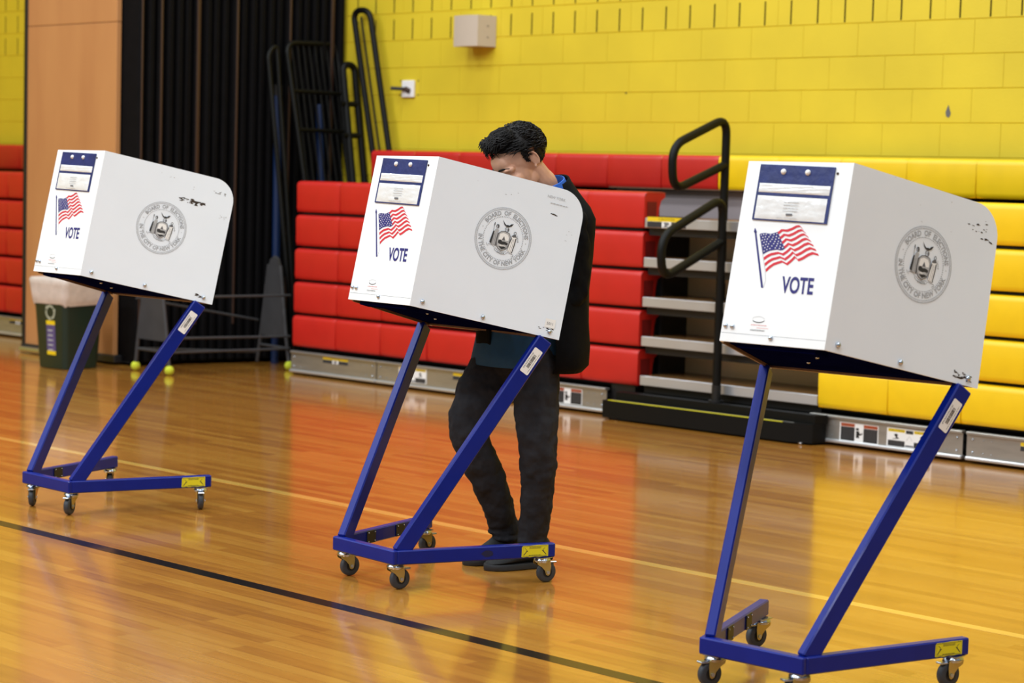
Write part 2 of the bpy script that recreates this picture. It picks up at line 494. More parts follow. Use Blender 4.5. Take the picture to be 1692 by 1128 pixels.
def rail(root, X0, X1, ends=True):
    L = root.location
    mb = MB()
    mb.box((X0, 9.500, .025), (X1, 9.506, .165), M_alu)
    mb.box((X0, 9.484, .155), (X1, 9.53, .170), M_alu, .003)
    mb.box((X0, 9.482, .018), (X1, 9.53, .036), M_alub, .004)
    o = mb.build('skirt_rail', root, sub=L)
    for xe, sg in ((X0, 1), (X1, -1)):
        for dx in (.035, .10, .15):
            for z in (.06, .128):
                bo = MB(); bo.ell((xe+sg*dx, 9.498, z), (.007 if dx < .05 else .003, .005, .007 if dx < .05 else .003), M_steel, nu=8, nv=4); bo.build('bolt', o, sub=L, smooth=60)
    return o
def bleacher(loc, label, X0, rows_spec, rails, name='telescopic_bleacher'):
    root = empty(name, loc, 0, label, 'bleacher')
    L = root.location
    for k, x0, n, me, y in rows_spec:
        for i in range(n):
            last = (i == n-1)
            mm = me
            if me is seat_red and last: mm = seat_red_e
            inst('seat_module', mm, root, (x0+i*MW-L.x, y+random.uniform(-.001, .001)-L.y, rowz(k)-L.z))
    return root
main = bleacher((-7.9, 9.9, 0), 'long closed bleacher bank, red seats then yellow seats, below the slotted yellow wall', -11.15,
    [(k, -11.152, 7, seat_red, BFY-.004*(5-k)) for k in range(5)] +
    [(5, -11.152, 7, seat_red, 10.235)] +
    [(k, -6.586, 5, seat_yel, BFY-.004*(5-k)) for k in range(5)] + [(5, -7.915, 7, seat_yel, 10.235)], None)
for a, b in ((-11.15, -10.25), (-10.24, -8.15), (-6.62, -5.635), (-5.61, -4.4)): rail(main, a, b)
mb = MB(); L = main.location
# dark boards and sheets that paint the shade in and behind the row gaps
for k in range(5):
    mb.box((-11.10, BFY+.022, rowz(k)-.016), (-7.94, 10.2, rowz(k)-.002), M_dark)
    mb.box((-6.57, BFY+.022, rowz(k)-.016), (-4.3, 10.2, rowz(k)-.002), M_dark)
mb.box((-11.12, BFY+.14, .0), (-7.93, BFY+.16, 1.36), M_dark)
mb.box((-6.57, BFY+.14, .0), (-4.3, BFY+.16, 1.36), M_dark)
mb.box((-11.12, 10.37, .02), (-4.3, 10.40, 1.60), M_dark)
mb.box((-8.15, BFY+.02, 0), (-7.96, BFY+.1, .2), M_black)
mb.build('shade_backing', main, sub=L, smooth=0)
# aisle: shelves with aluminium nosings
AX0, AX1 = -7.905, -6.595
for k in range(5):
    zt = .268+.2405*k
    t = MB(); t.box((AX0, BFY+.012, zt-.02), (AX1, BFY+.62, zt), M_tread, .002); t.build('tread', main, sub=L)
    n_ = MB(); n_.box((AX0, BFY-.006, zt-.058), (AX1, BFY+.012, zt+.001), M_alub, .003)
    n_.build('nosing', main, sub=L)
    if k < 4:
        r_ = MB(); r_.box((AX0, BFY+.42, zt), (AX1, BFY+.43, zt+.15), M_riser)
        r_.build('riser', main, sub=L)
    bb = MB(); bb.box((AX0, BFY+.04, zt-.105), (AX1, BFY+.09, zt-.02), M_black)
    bb.box((AX0-.004, BFY+.17, zt-.06), (AX0+.012, BFY+.6, zt+.17 if k < 4 else zt), M_black)
    bb.build('tread_beam', main, sub=L, smooth=0)
r_ = MB(); r_.box((AX0-.9, 10.30, 1.228), (AX1+.3, 10.31, 1.40), M_lav); r_.box((AX0-.9, 10.22, 1.405), (AX1+.3, 10.30, 1.412), M_ply); r_.build('riser', main, sub=L)
stickerY(main, -7.885, BFY-.007, 1.238, .30, .062, 'small')
stickerY(main, -10.804, 9.4995, .152, .265, .042, 'small')
stickerY(main, -10.02, 9.4995, .150, .27, .1, 'yellow')
stickerY(main, -9.497, 9.4995, .150, .25, .045, 'small')
stickerY(main, -8.60, 9.4995, .142, .25, .10, 'orange')
stickerY(main, -6.42, 9.4995, .138, .255, .102, 'orange')
stickerY(main, -6.11, 9.4995, .140, .29, .102, 'yellow')
stickerY(main, -5.29, 9.4995, .145, .25, .045, 'small')
left = bleacher((-15.2, 9.9, 0), 'red bleacher rows at the far left, cut off by the wooden partition panel', -17,
    [(k, -17.2, 7, seat_red, BFY-.004*(5-k)) for k in range(5)] + [(5, -17.2, 7, seat_red, 10.235)], None)
rail(left, -17.2, -13.97)
mb = MB(); mb.box((-17.2, BFY+.14, 0), (-14, BFY+.16, 1.36), M_dark); mb.box((-17.2, 10.37, 0), (-14, 10.4, 1.6), M_dark)  # dark sheets stand for the shade behind the seat rows
mb.build('shade_backing', left, sub=left.location, smooth=0)
stickerY(left, -14.80, 9.4995, .16, .25, .045, 'small')
# ---- front aisle step
st = empty('aisle_step', (-7.28, 9.35, 0), 0, 'low black portable step with a yellow edge strip in front of the bleacher aisle', 'step')
mb = MB(); L = st.location
def PZ(a, b, off): return (a-L.x, b-L.y, off)
mb.prism([(-8.04, 9.335), (-6.66, 9.335), (-6.52, 9.38), (-6.5, 9.478), (-8.04, 9.478)], PZ, .012, .118, M_blackp)
mb.build('base', st, smooth=30, fixn=True)
mb = MB(); mb.prism([(-7.99, 9.40), (-6.52, 9.40), (-6.49, 9.478), (-7.99, 9.478)], PZ, .118, .168, M_blackp)
mb.build('upper_ledge', st, smooth=30, fixn=True)
mb = MB(); mb.box((-8.0-L.x, 9.337-L.y, .118), (-6.70-L.x, 9.349-L.y, .1215), M_laby); mb.build('edge_strip', st, smooth=0)
mb = MB(); mb.box((-7.99-L.x, 9.366-L.y, .118), (-6.64-L.x, 9.372-L.y, .121), M_alu); mb.build('grip_strip', st, smooth=0)
for x in (-7.96, -6.6):
    mb = MB(); mb.cyl((x-L.x, 9.37-L.y, .012), (x+.02-L.x, 9.37-L.y, .012), .011, None, M_steel, 10); mb.build('foot', st)
# ---- aisle handrails
def arc(c, r, a0, a1, n, X):
    return [(X, c[0]+r*math.cos(a0+(a1-a0)*i/n), c[1]+r*math.sin(a0+(a1-a0)*i/n)) for i in range(n+1)]
def fillet(pts, r, n=6):
    out = [Vector(pts[0])]
    for i in range(1, len(pts)-1):
        p = Vector(pts[i]); a = (Vector(pts[i-1])-p); b = (Vector(pts[i+1])-p)
        rr = min(r, a.length*.48, b.length*.48)
        A = p+a.normalized()*rr; B = p+b.normalized()*rr
        for k in range(n+1):
            t = k/n; out.append(A*(1-t)**2+p*2*t*(1-t)+B*t*t)
    out.append(Vector(pts[-1])); return out
def handrail(X, dy, pz, loop, label, base):
    root = empty('aisle_handrail', (X, pz[0], base), 0, label, 'handrail', 'black loop handrails in the bleacher aisle')
    L = root.location
    mb = MB(); mb.tube(fillet([(X, y, z) for y, z in loop], .11, 7), .0255, M_blackp, 14)
    mb.build('tube', root, sub=L, smooth=60)
    mb = MB(); mb.cyl((X, pz[0], base), (X, pz[0], base+.012), .045, None, M_black, 16); mb.cyl((X, pz[0], base), (X, pz[0], base+.1), .028, None, M_black, 16)
    mb.build('base_socket', root, sub=L)
    return root
handrail(-7.47, 0, (9.73, 0), [(9.73, .7515), (9.73, 1.845), (9.22, 1.66), (9.24, 1.40), (9.72, 1.56)], 'taller black loop handrail standing further back in the bleacher aisle', .7515)
handrail(-7.27, 0, (9.462, 0), [(9.462, .1705), (9.462, 1.37), (8.90, 1.14), (8.92, .90), (9.455, 1.11)], 'lower black loop handrail in front, above the black aisle step', .169)
# ================================================================ FOLDING PARTITION
pt = empty('folding_partition', (-12.9, 8.8, 0), 0, 'folded gym partition with a tall birch end panel and black accordion folds', 'partition')
L = pt.location
mb = MB(); mb.box((-13.49, 8.80, .07), (-12.34, 8.84, 2.500), M_wood, .002); mb.build('end_panel', pt, sub=L)
mb = MB(); mb.box((-13.49, 8.80, 2.504), (-12.34, 8.84, 6.0), M_wood, .002); mb.build('end_panel', pt, sub=L)
mb = MB(); mb.box((-13.53, 8.79, .05), (-13.49, 8.86, 6.0), M_black, .004); mb.build('edge_seal', pt, sub=L)
mb = MB(); mb.box((-13.53, 8.785, .015), (-12.3, 8.9, .07), M_rubd, .006); mb.cyl((-13.5, 8.77, .03), (-12.9, 8.77, .03), .024, None, M_steel, 12)
mb.build('floor_seal', pt, sub=L)
rn = random.Random(3)
browns = {0: .35, 2: .5, 6: 1, 10: .5, 16: .5, 21: 1}
for k in range(23):
    Y = 8.875+k*.0745; xr = -12.14+(Y-8.8)*.19+rn.uniform(-.012, .012)
    mb = MB(); mb.box((-13.45, Y-.026, .03), (xr, Y+.026, 6.0), M_vinyl, .012)
    if k in browns: mb.box((xr-.01, Y-.012*browns[k]-.004, .3), (xr+.004, Y+.012*browns[k]+.004, 5.9), M_brown, .003)
    mb.build('fold', pt, sub=L)
mb = MB(); mb.box((-13.40, 8.85, .02), (-12.2, 10.5, .03), M_dark); mb.box((-13.4, 8.85, .03), (-12.18, 10.5, 5.9), M_vinyl); mb.build('core', pt, sub=L, smooth=0)
# ================================================================ THINGS ON THE WALL
wb = empty('wall_speaker', (-10.34, WALL_Y, 2.5), 0, 'beige wedge-shaped box fixed on the yellow wall among the slots', 'speaker')
L = wb.location; mb = MB()
def PW(a, b, off): return (a-L.x, b-L.y, off-L.z)
mb.prism([(-10.50, 10.42), (-10.36, 10.40), (-10.26, 10.42), (-10.22, 10.568), (-10.46, 10.568)], PW, 2.385, 2.605, M_beige)
mb.build('cabinet', wb, smooth=20, fixn=True)
for z in (2.45, 2.53):
    mb = MB(); mb.cyl((-10.238-L.x, 10.50-L.y, z-L.z), (-10.233-L.x, 10.50-L.y, z-L.z), .004, None, M_ink, 8); mb.build('screw', wb)
ot = empty('wall_outlet', (-11.11, WALL_Y, 2.095), 0, 'small white wall plate with a dark plug above the red bleachers', 'outlet')
L = ot.location; mb = MB(); mb.box((-11.175-L.x, -.02, -.063), (-11.045-L.x, 0, .063), M_paper, .004); mb.build('plate', ot)
mb = MB(); mb.cyl((-.02, -.02, -.002), (-.10, -.10, .002), .014, None, M_ink, 10); mb.cyl((-.02, -.022, 0), (.03, -.024, -.02), .02, None, M_brown, 10); mb.build('plug', ot)
for x, z in ((-.095, .06), (.095, .06), (-.095, -.045), (.095, -.045)):
    mb = MB(); mb.cyl((x, -.003, z), (x, 0, z), .006, None, M_scuff, 8); mb.build('screw_hole', ot)
def PWl(a, b, off): return (a, WALL_Y-off, b)
mb = MB()
mb.flat([(-6.47, 1.955), (-6.462, 1.93), (-6.452, 1.905), (-6.458, 1.885), (-6.47, 1.878), (-6.483, 1.887), (-6.488, 1.91), (-6.478, 1.935)], PWl, .0015, M_inkg)
mb.flat([(-8.98+.008*math.cos(t), 2.045+.007*math.sin(t)) for t in range(6)], PWl, .0015, M_scuff)
mb.build('paint_chip', wall, smooth=0)
# ================================================================ RACKS, POLES by the partition
rk = empty('guard_rail_panel', (-11.7, 10.2, 0), 0, 'black barred guard rail panel leaning against the black folds', 'railing')
L = rk.location
def RP(y, z): # leaning plane
    return (-11.86+.17*(2.45-z), y, z)
mb = MB()
mb.tube(fillet([RP(10.13, .02), RP(9.985, 2.42), RP(10.50, 2.44), RP(10.50, .02)], .1), .02, M_blackp, 12)
mb.build('frame', rk, sub=L, smooth=60)
for z in (2.06, 1.77, 1.1): mb = MB(); mb.tube([RP(10.0+.06*(2.42-z), z), RP(10.5, z)], .016, M_blackp, 10); mb.build('cross_bar', rk, sub=L, smooth=60)
for i in range(8):
    y0 = 10.04+i*.058
    mb = MB(); mb.tube([RP(y0+.09, .1), RP(y0, 2.42)], .007, M_blackp, 8); mb.build('bar', rk, sub=L, smooth=60)
rk2 = empty('guard_rail_panel', (-11.5, 9.85, 0), 0, 'black rail frame with rounded corner leaning nearest the blue pole', 'railing')
L = rk2.location
def RQ(y, z): return (-11.80+.13*(2.35-z)-.04, y, z)
mb = MB(); mb.tube(fillet([RQ(9.87, .02), RQ(9.80, 2.33), RQ(9.89, 2.40), RQ(9.89, .02)], .06), .018, M_blackp, 12)
mb.build('frame', rk2, sub=L, smooth=60)
rk3 = empty('tall_handrail', (-11.4, 10.45, 0), 0, 'tall narrow black loop rail leaning on the yellow wall behind the red seats', 'railing')
L = rk3.location
def RL(x, z): return (x+.238*(2.6-z), 10.49, z)
mb = MB()
mb.tube(fillet([RL(-11.645, .03), RL(-11.645, 2.69), RL(-11.46, 2.69), RL(-11.46, .03)], .09, 8), .0235, M_blackp, 14)
mb.build('loop', rk3, sub=L, smooth=60)
mb = MB(); mb.tube([RL(-11.565, .1), RL(-11.565, 2.64)], .008, M_blackp, 8); mb.build('bar', rk3, sub=L, smooth=60)
rk4 = empty('tall_handrail', (-11.55, 10.35, 0), 0, 'second black loop rail leaning between the barred panel and the wall', 'railing')
L = rk4.location
def RM(y, z): return (-11.70+.30*(2.3-z)*.55, y, z)
mb = MB()
mb.tube(fillet([RM(10.42, .03), RM(10.42, 2.28), RM(10.54, 2.28), RM(10.54, .03)], .06, 6), .026, M_blackp, 14)
mb.build('loop', rk4, sub=L, smooth=60)
for z in (1.98, 1.74, 1.3): mb = MB(); mb.tube([RM(10.36, z), RM(10.54, z)], .022, M_blackp, 10); mb.build('cross_bar', rk4, sub=L, smooth=60)
po = empty('net_pole', (-11.84, 9.925, 0), 0, 'slim blue padded pole standing at the left of the black rail panels', 'pole', 'blue poles by the partition')
mb = MB(); mb.cyl((0, 0, .0), (-.02, 0, 2.02), .031, None, M_bpole, 18); mb.build('sleeve', po)
mb = MB(); mb.cyl((-.02, 0, 2.02), (-.02, 0, 2.10), .033, None, M_black, 18); mb.build('cap', po)
po = empty('net_pole', (-11.69, 10.30, 0), 0, 'shorter blue pole half hidden behind the barred rail panel', 'pole', 'blue poles by the partition')
mb = MB(); mb.cyl((0, 0, 0), (-.13, 0, 1.97), .03, None, M_bpole, 18); mb.build('sleeve', po)
# ================================================================ GREY FRAME ON TENNIS BALLS
fr = empty('grey_stand', (-11.6, 9.2, 0), 0, 'dark grey stand with tapered end panels and tennis balls on its feet', 'stand')
L = fr.location
F1, F2, G1, G2 = Vector((-11.91, 8.69, 0)), Vector((-11.50, 8.68, 0)), Vector((-11.80, 9.72, 0)), Vector((-11.36, 9.66, 0))
for A, B in ((F1, F2), (G1, G2)):
    d = (B-A); c = (A+B)/2; e = d.normalized()
    def PA(a, b, off): return tuple(c+e*a+Vector((0, 1, 0))*off+Vector((0, 0, b)))
    mb = MB(); mb.prism([(-.175, .235), (.175, .235), (.10, .70), (.05, .81), (0.0, .83), (-.05, .80), (-.09, .70)], PA, -.012, .012, M_grey); mb.build('end_panel', fr, sub=L, smooth=30, fixn=True)
    for P_, s_ in ((A, -1), (B, 1)):
        mb = MB(); mb.tube([P_+Vector((0, 0, .03)), c+e*s_*.175+Vector((0, 0, .24)), c+e*s_*.08+Vector((0, 0, .76))], .014, M_grey, 10); lg = mb.build('leg', fr, sub=L, smooth=60)
        if not (P_ is G1):
            mb = MB(); mb.ell(P_+Vector((0, 0, .034)), (.034, .034, .034), M_tennis); o = mb.build('tennis_ball', fr, sub=L, smooth=60)
    mb = MB(); mb.tube([c-e*.185+Vector((0, 0, .16)), c+e*.185+Vector((0, 0, .16))], .010, M_grey, 8); mb.build('end_rail', fr, sub=L, smooth=60)
for a, b, za, zb in ((F1, G1, .16, .10), (F2, G2, .16, .16), (F2, G2, .26, .25), (F1, G1, .52, .34), (F2, G2, .55, .55)):
    mb = MB(); mb.tube([a+Vector((0, 0, za)), b+Vector((0, 0, zb))], .009, M_grey, 8); mb.build('cross_bar', fr, sub=L, smooth=60)
# ================================================================ RECYCLING BIN
bn = empty('recycling_bin', (-12.33, 8.405, 0), 0, 'dark green recycling bin lined with a clear bag behind the leftmost booth', 'bin')
def rr(cx, cy, a, b, r, z, n=5):
    out = []
    for sx, sy, a0 in ((1, 1, 0), (-1, 1, PI/2), (-1, -1, PI), (1, -1, 3*PI/2)):
        for k in range(n):
            t = a0+PI/2*k/(n-1)
            out.append(Vector((cx+sx*(a-r)+r*math.cos(t), cy+sy*(b-r)+r*math.sin(t), z)))
    return out
BR = Matrix.Rotation(math.radians(3), 3, 'Z')
mb = MB()
rings = [[BR @ p for p in rr(0, 0, .160+.035*t, .150+.035*t, .04, .004+.62*t)] for t in (0, .03, .3, .6, .96, 1)]
mb.loft(rings, M_green); mb.build('body', bn, smooth=45, fixn=True)
mb = MB(); rn = random.Random(5); rings = []
for i, z in enumerate((.455, .48, .52, .56, .60, .635, .65, .64, .60)):
    g = (.006, .012, .016, .018, .02, .022, .012, -.01, -.02)[i]
    t = z/.62
    ring = []
    for p in rr(0, 0, .160+.035*t+g, .150+.035*t+g, .045, z, 9):
        q = p.copy(); q.x *= 1+rn.uniform(-.012, .012); q.y *= 1+rn.uniform(-.012, .012); q.z += rn.uniform(-.012, .012)*(i < 2)
        ring.append(BR @ q)
    rings.append(ring)
mb.loft(rings, M_bag, cap=False); mb.build('bag_liner', bn, smooth=60, fixn=True)
def PB(a, b, off):
    t = (b-.004)/.62; y = -(.150+.035*t)-.001-off
    return tuple(BR @ Vector((a, y, b)))
mb = MB(); mb.rect(PB, -.035, .10, .065, .345, .001, M_purple); mb.rect(PB, -.035, .315, .065, .345, .0015, M_warny); mb.rect(PB, -.035, .10, .065, .128, .0015, M_warny)
for k in range(5): mb.rect(PB, -.02, .13+k*.035, .035, .14+k*.035, .0015, M_inkl)
mb.build('sticker', bn, smooth=0)
mb = MB()
for k in range(3):
    a0 = PI/2+k*2*PI/3
    cx, cz = .015, .405
    pts = []
    for q in (-.8, -.25, .3, .75): pts.append((cx+.048*math.cos(a0+q), cz+.046*math.sin(a0+q)))
    mb.stroke(pts, .017, PB, .001, M_greyw)
    e = pts[-1]; d = (pts[-1][0]-pts[-2][0], pts[-1][1]-pts[-2][1]); l = math.hypot(*d); d = (d[0]/l, d[1]/l)
    mb.flat([(e[0]-d[1]*.018, e[1]+d[0]*.018), (e[0]+d[0]*.024, e[1]+d[1]*.024), (e[0]+d[1]*.018, e[1]-d[0]*.018)], PB, .001, M_greyw)
mb.build('recycling_symbol', bn, smooth=0)
# ================================================================ VOTING BOOTHS
G = dict(w=.3561, fw=.3516, L=.5935, sp=.1924, zt=.1434, zb=.0931, xt=.1606, ztop=1.5102, xb=.0455, zbt=.9955, xr=.582, zr=.8734, xq=.726, zq=1.3892, dv=.1839, dq=-.0268)
def lerp(a, b, t): return a+(b-a)*t
def booth(X, Y, T, label, st, swv, scuffs, extra):
    root = empty('voting_booth', (X, Y, 0), T, label, 'voting booth', 'white privacy booths on blue wheeled frames')
    c = G['w']/2; e = G['fw']/2; tb = .0254
    def V(u, v, z): return Vector((u, -v, z))
    TLp, TRp = V(G['xt'], -e, G['ztop']), V(G['xt'], e, G['ztop'])
    BLp, BRp = V(G['xb'], -e, G['zbt']), V(G['xb'], e, G['zbt'])
    RB, LB = V(G['xr'], e+G['dv'], G['zr']), V(G['xr'], -e-G['dv'], G['zr'])
    RQ_, LQ = V(G['xq'], e+G['dv']+G['dq'], G['zq']), V(G['xq'], -e-G['dv']-G['dq'], G['zq'])
    zc = (G['zt']+G['zb'])/2; hz = (G['zt']-G['zb'])/2
    # frame -------------------------------------------------
    lb = .016; mb = MB(); mb.bar(V(lb, -c, zc), V(lb, c, zc), (lb, 0, 0), (0, 0, hz), M_blue, .004); mb.build('front_bar', root)
    for sg in (1, -1):
        p0 = V(0.02, sg*(c-.012), zc); p1 = V(G['L'], sg*(c+G['sp']-.017), zc)
        d = (p1-p0).normalized(); n = Vector((-d.y, d.x, 0))
        mb = MB(); mb.bar(p0, p1, n*lb, (0, 0, hz), M_blue, .004)
        sb = mb.build('side_bar', root)
        # end cap, hinge plates, decals
        inn = -1 if sg == -1 else 1     # n points toward -v for both
        for fpos in ((.30, .62) if sg == -1 else (.33,)):
            q = p0.lerp(p1, fpos) - n*(tb+.002)*(1 if sg == -1 else -1)*(-1 if sg == -1 else -1)
            side = n*(1 if (n.y > 0) == (sg > 0) else -1)
            q = p0.lerp(p1, fpos) + side*(lb+.002)
            mb = MB(); mb.obox(q, d*.028, side*.0022, (0, 0, hz*.92), M_rubd, .001)
            for a_ in (-.02, .02):
                for b_ in (-.016, .016): mb.ell(q+d*a_+Vector((0, 0, b_))+side*.003, (.003, .003, .003), M_steel, nu=8, nv=4)
            mb.build('hinge_plate', sb)
        if sg == 1:
            q = p0.lerp(p1, .865)
            out = n*(-1 if n.y > 0 else 1)
            def PL(a, b, off): return tuple(q+d*a+Vector((0, 0, b))+out*(lb+off))
            mb = MB()
            poly = [(-.052, -.019), (-.045, -.0205), (-.03, -.019), (-.02, -.021), (0, -.019), (.02, -.0205), (.04, -.019), (.052, -.02), (.052, .021), (.01, .022), (-.02, .0205), (-.046, .021), (-.051, .015)]
            mb.flat(poly, PL, .0008, M_laby)
            mb.stroke([(-.048, -.017), (.048, -.017), (.048, .018), (-.046, .018)], .0012, PL, .0012, M_ink, True)
            fake_lines(mb, PL, -.022, .009, .024, .016, 2, .0013, M_ink, random.Random(4))
            fake_lines(mb, PL, -.024, -.016, .024, -.012, 1, .0013, M_ink, random.Random(6))
            for s_ in (-1, 1):
                mb.stroke([(s_*.044, -.013), (s_*.034, -.002), (s_*.028, .003)], .0026, PL, .0013, M_ink)
                mb.stroke([(s_*.040, .012), (s_*.032, .006), (s_*.036, -.006)], .0014, PL, .0013, M_ink)
            mb.build('yellow_label', sb, smooth=0)
            # worn patch
            mb = MB(); q2 = p0.lerp(p1, .56)
            def PL2(a, b, off): return tuple(q2+d*a+Vector((0, 0, b))+out*(lb+off))
            if extra == 'mid': mb.flat([(.022*math.cos(t*.63)*(1+.2*math.sin(3*t)), .012*math.sin(t*.63)) for t in range(10)], PL2, .0006, M_scn); mb.build('scuff', sb, smooth=0)
        # leg
        a0 = V(.040, sg*(c-.017), G['zt']-.012); a1 = V(G['xr']-.050, sg*(e+G['dv']-.022), G['zr']+.004)
        dl = (a1-a0).normalized(); sv = Vector((0, 0, 1)).cross(dl).normalized(); nv = dl.cross(sv)
        mb = MB(); mb.bar(a0, a1, sv*lb, nv*.029, M_blue, .004); lg = mb.build('leg', root)
        if sg == 1:
            out = sv*(1 if sv.y < 0 else -1)
            q = a1-dl*.095
            def PT(a, b, off): return tuple(q+dl*a+nv*b*(1)+out*(lb+off))
            mb = MB(); rn = random.Random(9)
            mb.prism([(-.05, -.015), (-.047, -.018), (.047, -.018), (.05, -.015), (.05, .015), (.047, .018), (-.047, .018), (-.05, .015)], PT, .0003, .0009, M_paper)
            x = -.026
            while x < .026:
                wd = rn.choice((.0008, .0014, .002)); mb.rect(PT, x, -.006, x+wd, .006, .0012, M_ink); x += wd+rn.choice((.0008, .0014))
            fake_lines(mb, PT, -.04, -.013, .04, -.010, 1, .0012, M_inkg, rn); fake_lines(mb, PT, -.035, .009, .03, .0145, 2, .0012, M_inkg, rn)
            mb.build('barcode_label', lg, smooth=0, fixn=False)
    # cross tie at the top of the legs
    # casters -------------------------------------------------
    spots = [(.036, -c+.034), (.036, c-.034), (G['L']-.040, -c-G['sp']+.034), (G['L']-.040, c+G['sp']-.034)]
    for (u, v), yaw in zip(spots, swv):
        cs = MB(); P0 = V(u, v, G['zb'])
        cs.obox(P0-Vector((0, 0, .0015)), (.026, 0, 0), (0, .026, 0), (0, 0, .0015), M_steel)
        cs.cyl(P0-Vector((0, 0, .003)), P0-Vector((0, 0, .010)), .027, .031, M_steel, 20)
        cs.cyl(P0-Vector((0, 0, .011)), P0-Vector((0, 0, .019)), .031, .026, M_steel, 20)
        co = cs.build('caster', root)
        R_ = Matrix.Rotation(yaw, 3, 'Z')
        ax = Vector((0, -.022 if False else 0, 0))
        wc = P0 + R_ @ Vector((.017, 0, 0)); wc.z = .0375
        for s_ in (-1, 1):
            f_ = MB()
            def PF(a, b, off): return tuple(P0*1.0 + R_ @ Vector((a, off, 0)) + Vector((0, 0, b-G['zb'])))
            poly = [(-.027, .078), (.027, .078), (.029, .060), (.027, .040), (.025, .030), (.018, .025), (.010, .029), (.005, .044), (-.008, .058), (-.025, .068)]
            f_.prism(poly, PF, s_*.0165, s_*.0145, M_steely)
            f_.cyl(wc+R_ @ Vector((0, s_*.0165, 0)), wc+R_ @ Vector((0, s_*.020, 0)), .006, None, M_steel, 10)
            f_.build('fork', co, smooth=30, fixn=True)
        wh = MB(); rw = .0372
        prof = [(-.0115, .018), (-.0115, .031), (-.010, .0345), (-.006, .0368), (0, rw), (.006, .0368), (.010, .0345), (.0115, .031), (.0115, .018)]
        rings = []
        for y, r_ in prof: rings.append([wc+R_ @ Vector((r_*math.cos(2*PI*k/28), y, 0))+Vector((0, 0, r_*math.sin(2*PI*k/28))) for k in range(28)])
        wh.loft(rings, M_rub, cap=False)
        for s_ in (-1, 1):
            wh.cyl(wc+R_ @ Vector((0, s_*.0005, 0)), wc+R_ @ Vector((0, s_*.0095, 0)), .019, None, M_rubd, 20)
        wh.build('wheel', co, smooth=40, fixn=True)
        br = MB(); br.obox(P0+R_ @ Vector((.040, 0, 0))-Vector((0, 0, .020)), R_ @ Vector((.014, 0, 0)), R_ @ Vector((0, .013, 0)), (0, 0, .003), M_steel, .0015)
        br.build('brake_pedal', co)
    # platform -------------------------------------------------
    def PP(a, b, off):   # a across -1..1 left->right , b 0 front..1 rear
        f = TLp*0
        pl = BLp.lerp(LB, b); pr_ = BRp.lerp(RB, b)
        return pl.lerp(pr_, (a+1)/2)+Vector((0, 0, off))
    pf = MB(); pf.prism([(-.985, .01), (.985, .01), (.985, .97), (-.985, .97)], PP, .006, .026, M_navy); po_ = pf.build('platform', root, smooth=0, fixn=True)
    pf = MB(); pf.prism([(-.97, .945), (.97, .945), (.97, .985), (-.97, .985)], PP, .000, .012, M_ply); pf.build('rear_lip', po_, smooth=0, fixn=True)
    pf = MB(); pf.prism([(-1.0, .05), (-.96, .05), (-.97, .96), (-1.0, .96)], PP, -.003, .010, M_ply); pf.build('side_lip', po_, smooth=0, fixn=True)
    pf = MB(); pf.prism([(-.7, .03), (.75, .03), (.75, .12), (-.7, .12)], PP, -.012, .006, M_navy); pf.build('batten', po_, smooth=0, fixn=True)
    for a_, b_ in ((.1, .38), (-.3, .62)):
        pf = MB(); pf.ell(PP(a_, b_, .004), (.006, .006, .004), M_steel, nu=10, nv=6); pf.build('screw', po_)
    # panels -------------------------------------------------
    def bil(A, B, C, D, s, t):  # A top-front B top-rear C bottom-front D bottom-rear
        return (A.lerp(B, s)).lerp(C.lerp(D, s), t)
    nf = (TRp-TLp).cross(BLp-TLp).normalized()
    if nf.x > 0: nf = -nf
    def PFt(s, t, off=0): return TLp.lerp(TRp, s).lerp(BLp.lerp(BRp, s), t)+nf*off
    mb = MB(); mb.prism([(0, 0), (1, 0), (1, 1.0), (0, 1.0)], PFt, 0, -.006, M_whitef); fp = mb.build('front_panel', root, smooth=0, fixn=True)
    HS, WS = .525, .585
    for sg, A, B, C, D in ((1, TRp, RQ_, BRp, RB), (-1, TLp, LQ, BLp, LB)):
        ns = (B-A).cross(C-A).normalized()
        if ns.y*(-sg) < 0: ns = -ns
        def PS(s, t, off=0, A=A, B=B, C=C, D=D, ns=ns): return bil(A, B, C, D, s, t)+ns*off
        rc = .095
        nx = 26
        ss = [i/nx*(1-rc/WS) for i in range(nx+1)]+[1-rc/WS+rc/WS*math.sin(PI/2*k/10) for k in range(1, 11)]
        def tt(s):
            x = (s-(1-rc/WS))*WS
            return 0 if x <= 0 else (rc-math.sqrt(max(rc*rc-x*x, 0)))/HS
        mb = MB(); ny = 8; V0 = []; V1 = []
        th = .006
        for s in ss:
            t0 = tt(s)
            for j in range(ny+1):
                t = t0+(1-t0)*j/ny
                # slight outward curl at front edge
                V0.append(PS(s, t, 0)); V1.append(PS(s, t, -th))
        n0 = len(V0); fs = []
        for i in range(len(ss)-1):
            for j in range(ny):
                a = i*(ny+1)+j; fs.append((a, a+ny+1, a+ny+2, a+1)); fs.append((n0+a, n0+a+1, n0+a+ny+2, n0+a+ny+1))
            a = i*(ny+1); fs.append((a, n0+a, n0+a+ny+1, a+ny+1)); a = a+ny; fs.append((a, a+ny+1, n0+a+ny+1, n0+a))
        for j in range(ny):
            a = j; fs.append((a, a+1, n0+a+1, n0+a)); a = (len(ss)-1)*(ny+1)+j; fs.append((a, n0+a, n0+a+1, a+1))
        mb.add(V0+V1, fs, M_white)
        sp_ = mb.build('side_panel', root, smooth=40, fixn=True)
        for s, t in ((.075, .957), (.475, .965), (.925, .96)):
            mb = MB(); mb.ell(PS(s, t, .001), (.0085, .0085, .0085), M_steel, nu=12, nv=8); mb.build('bolt', sp_, smooth=60)
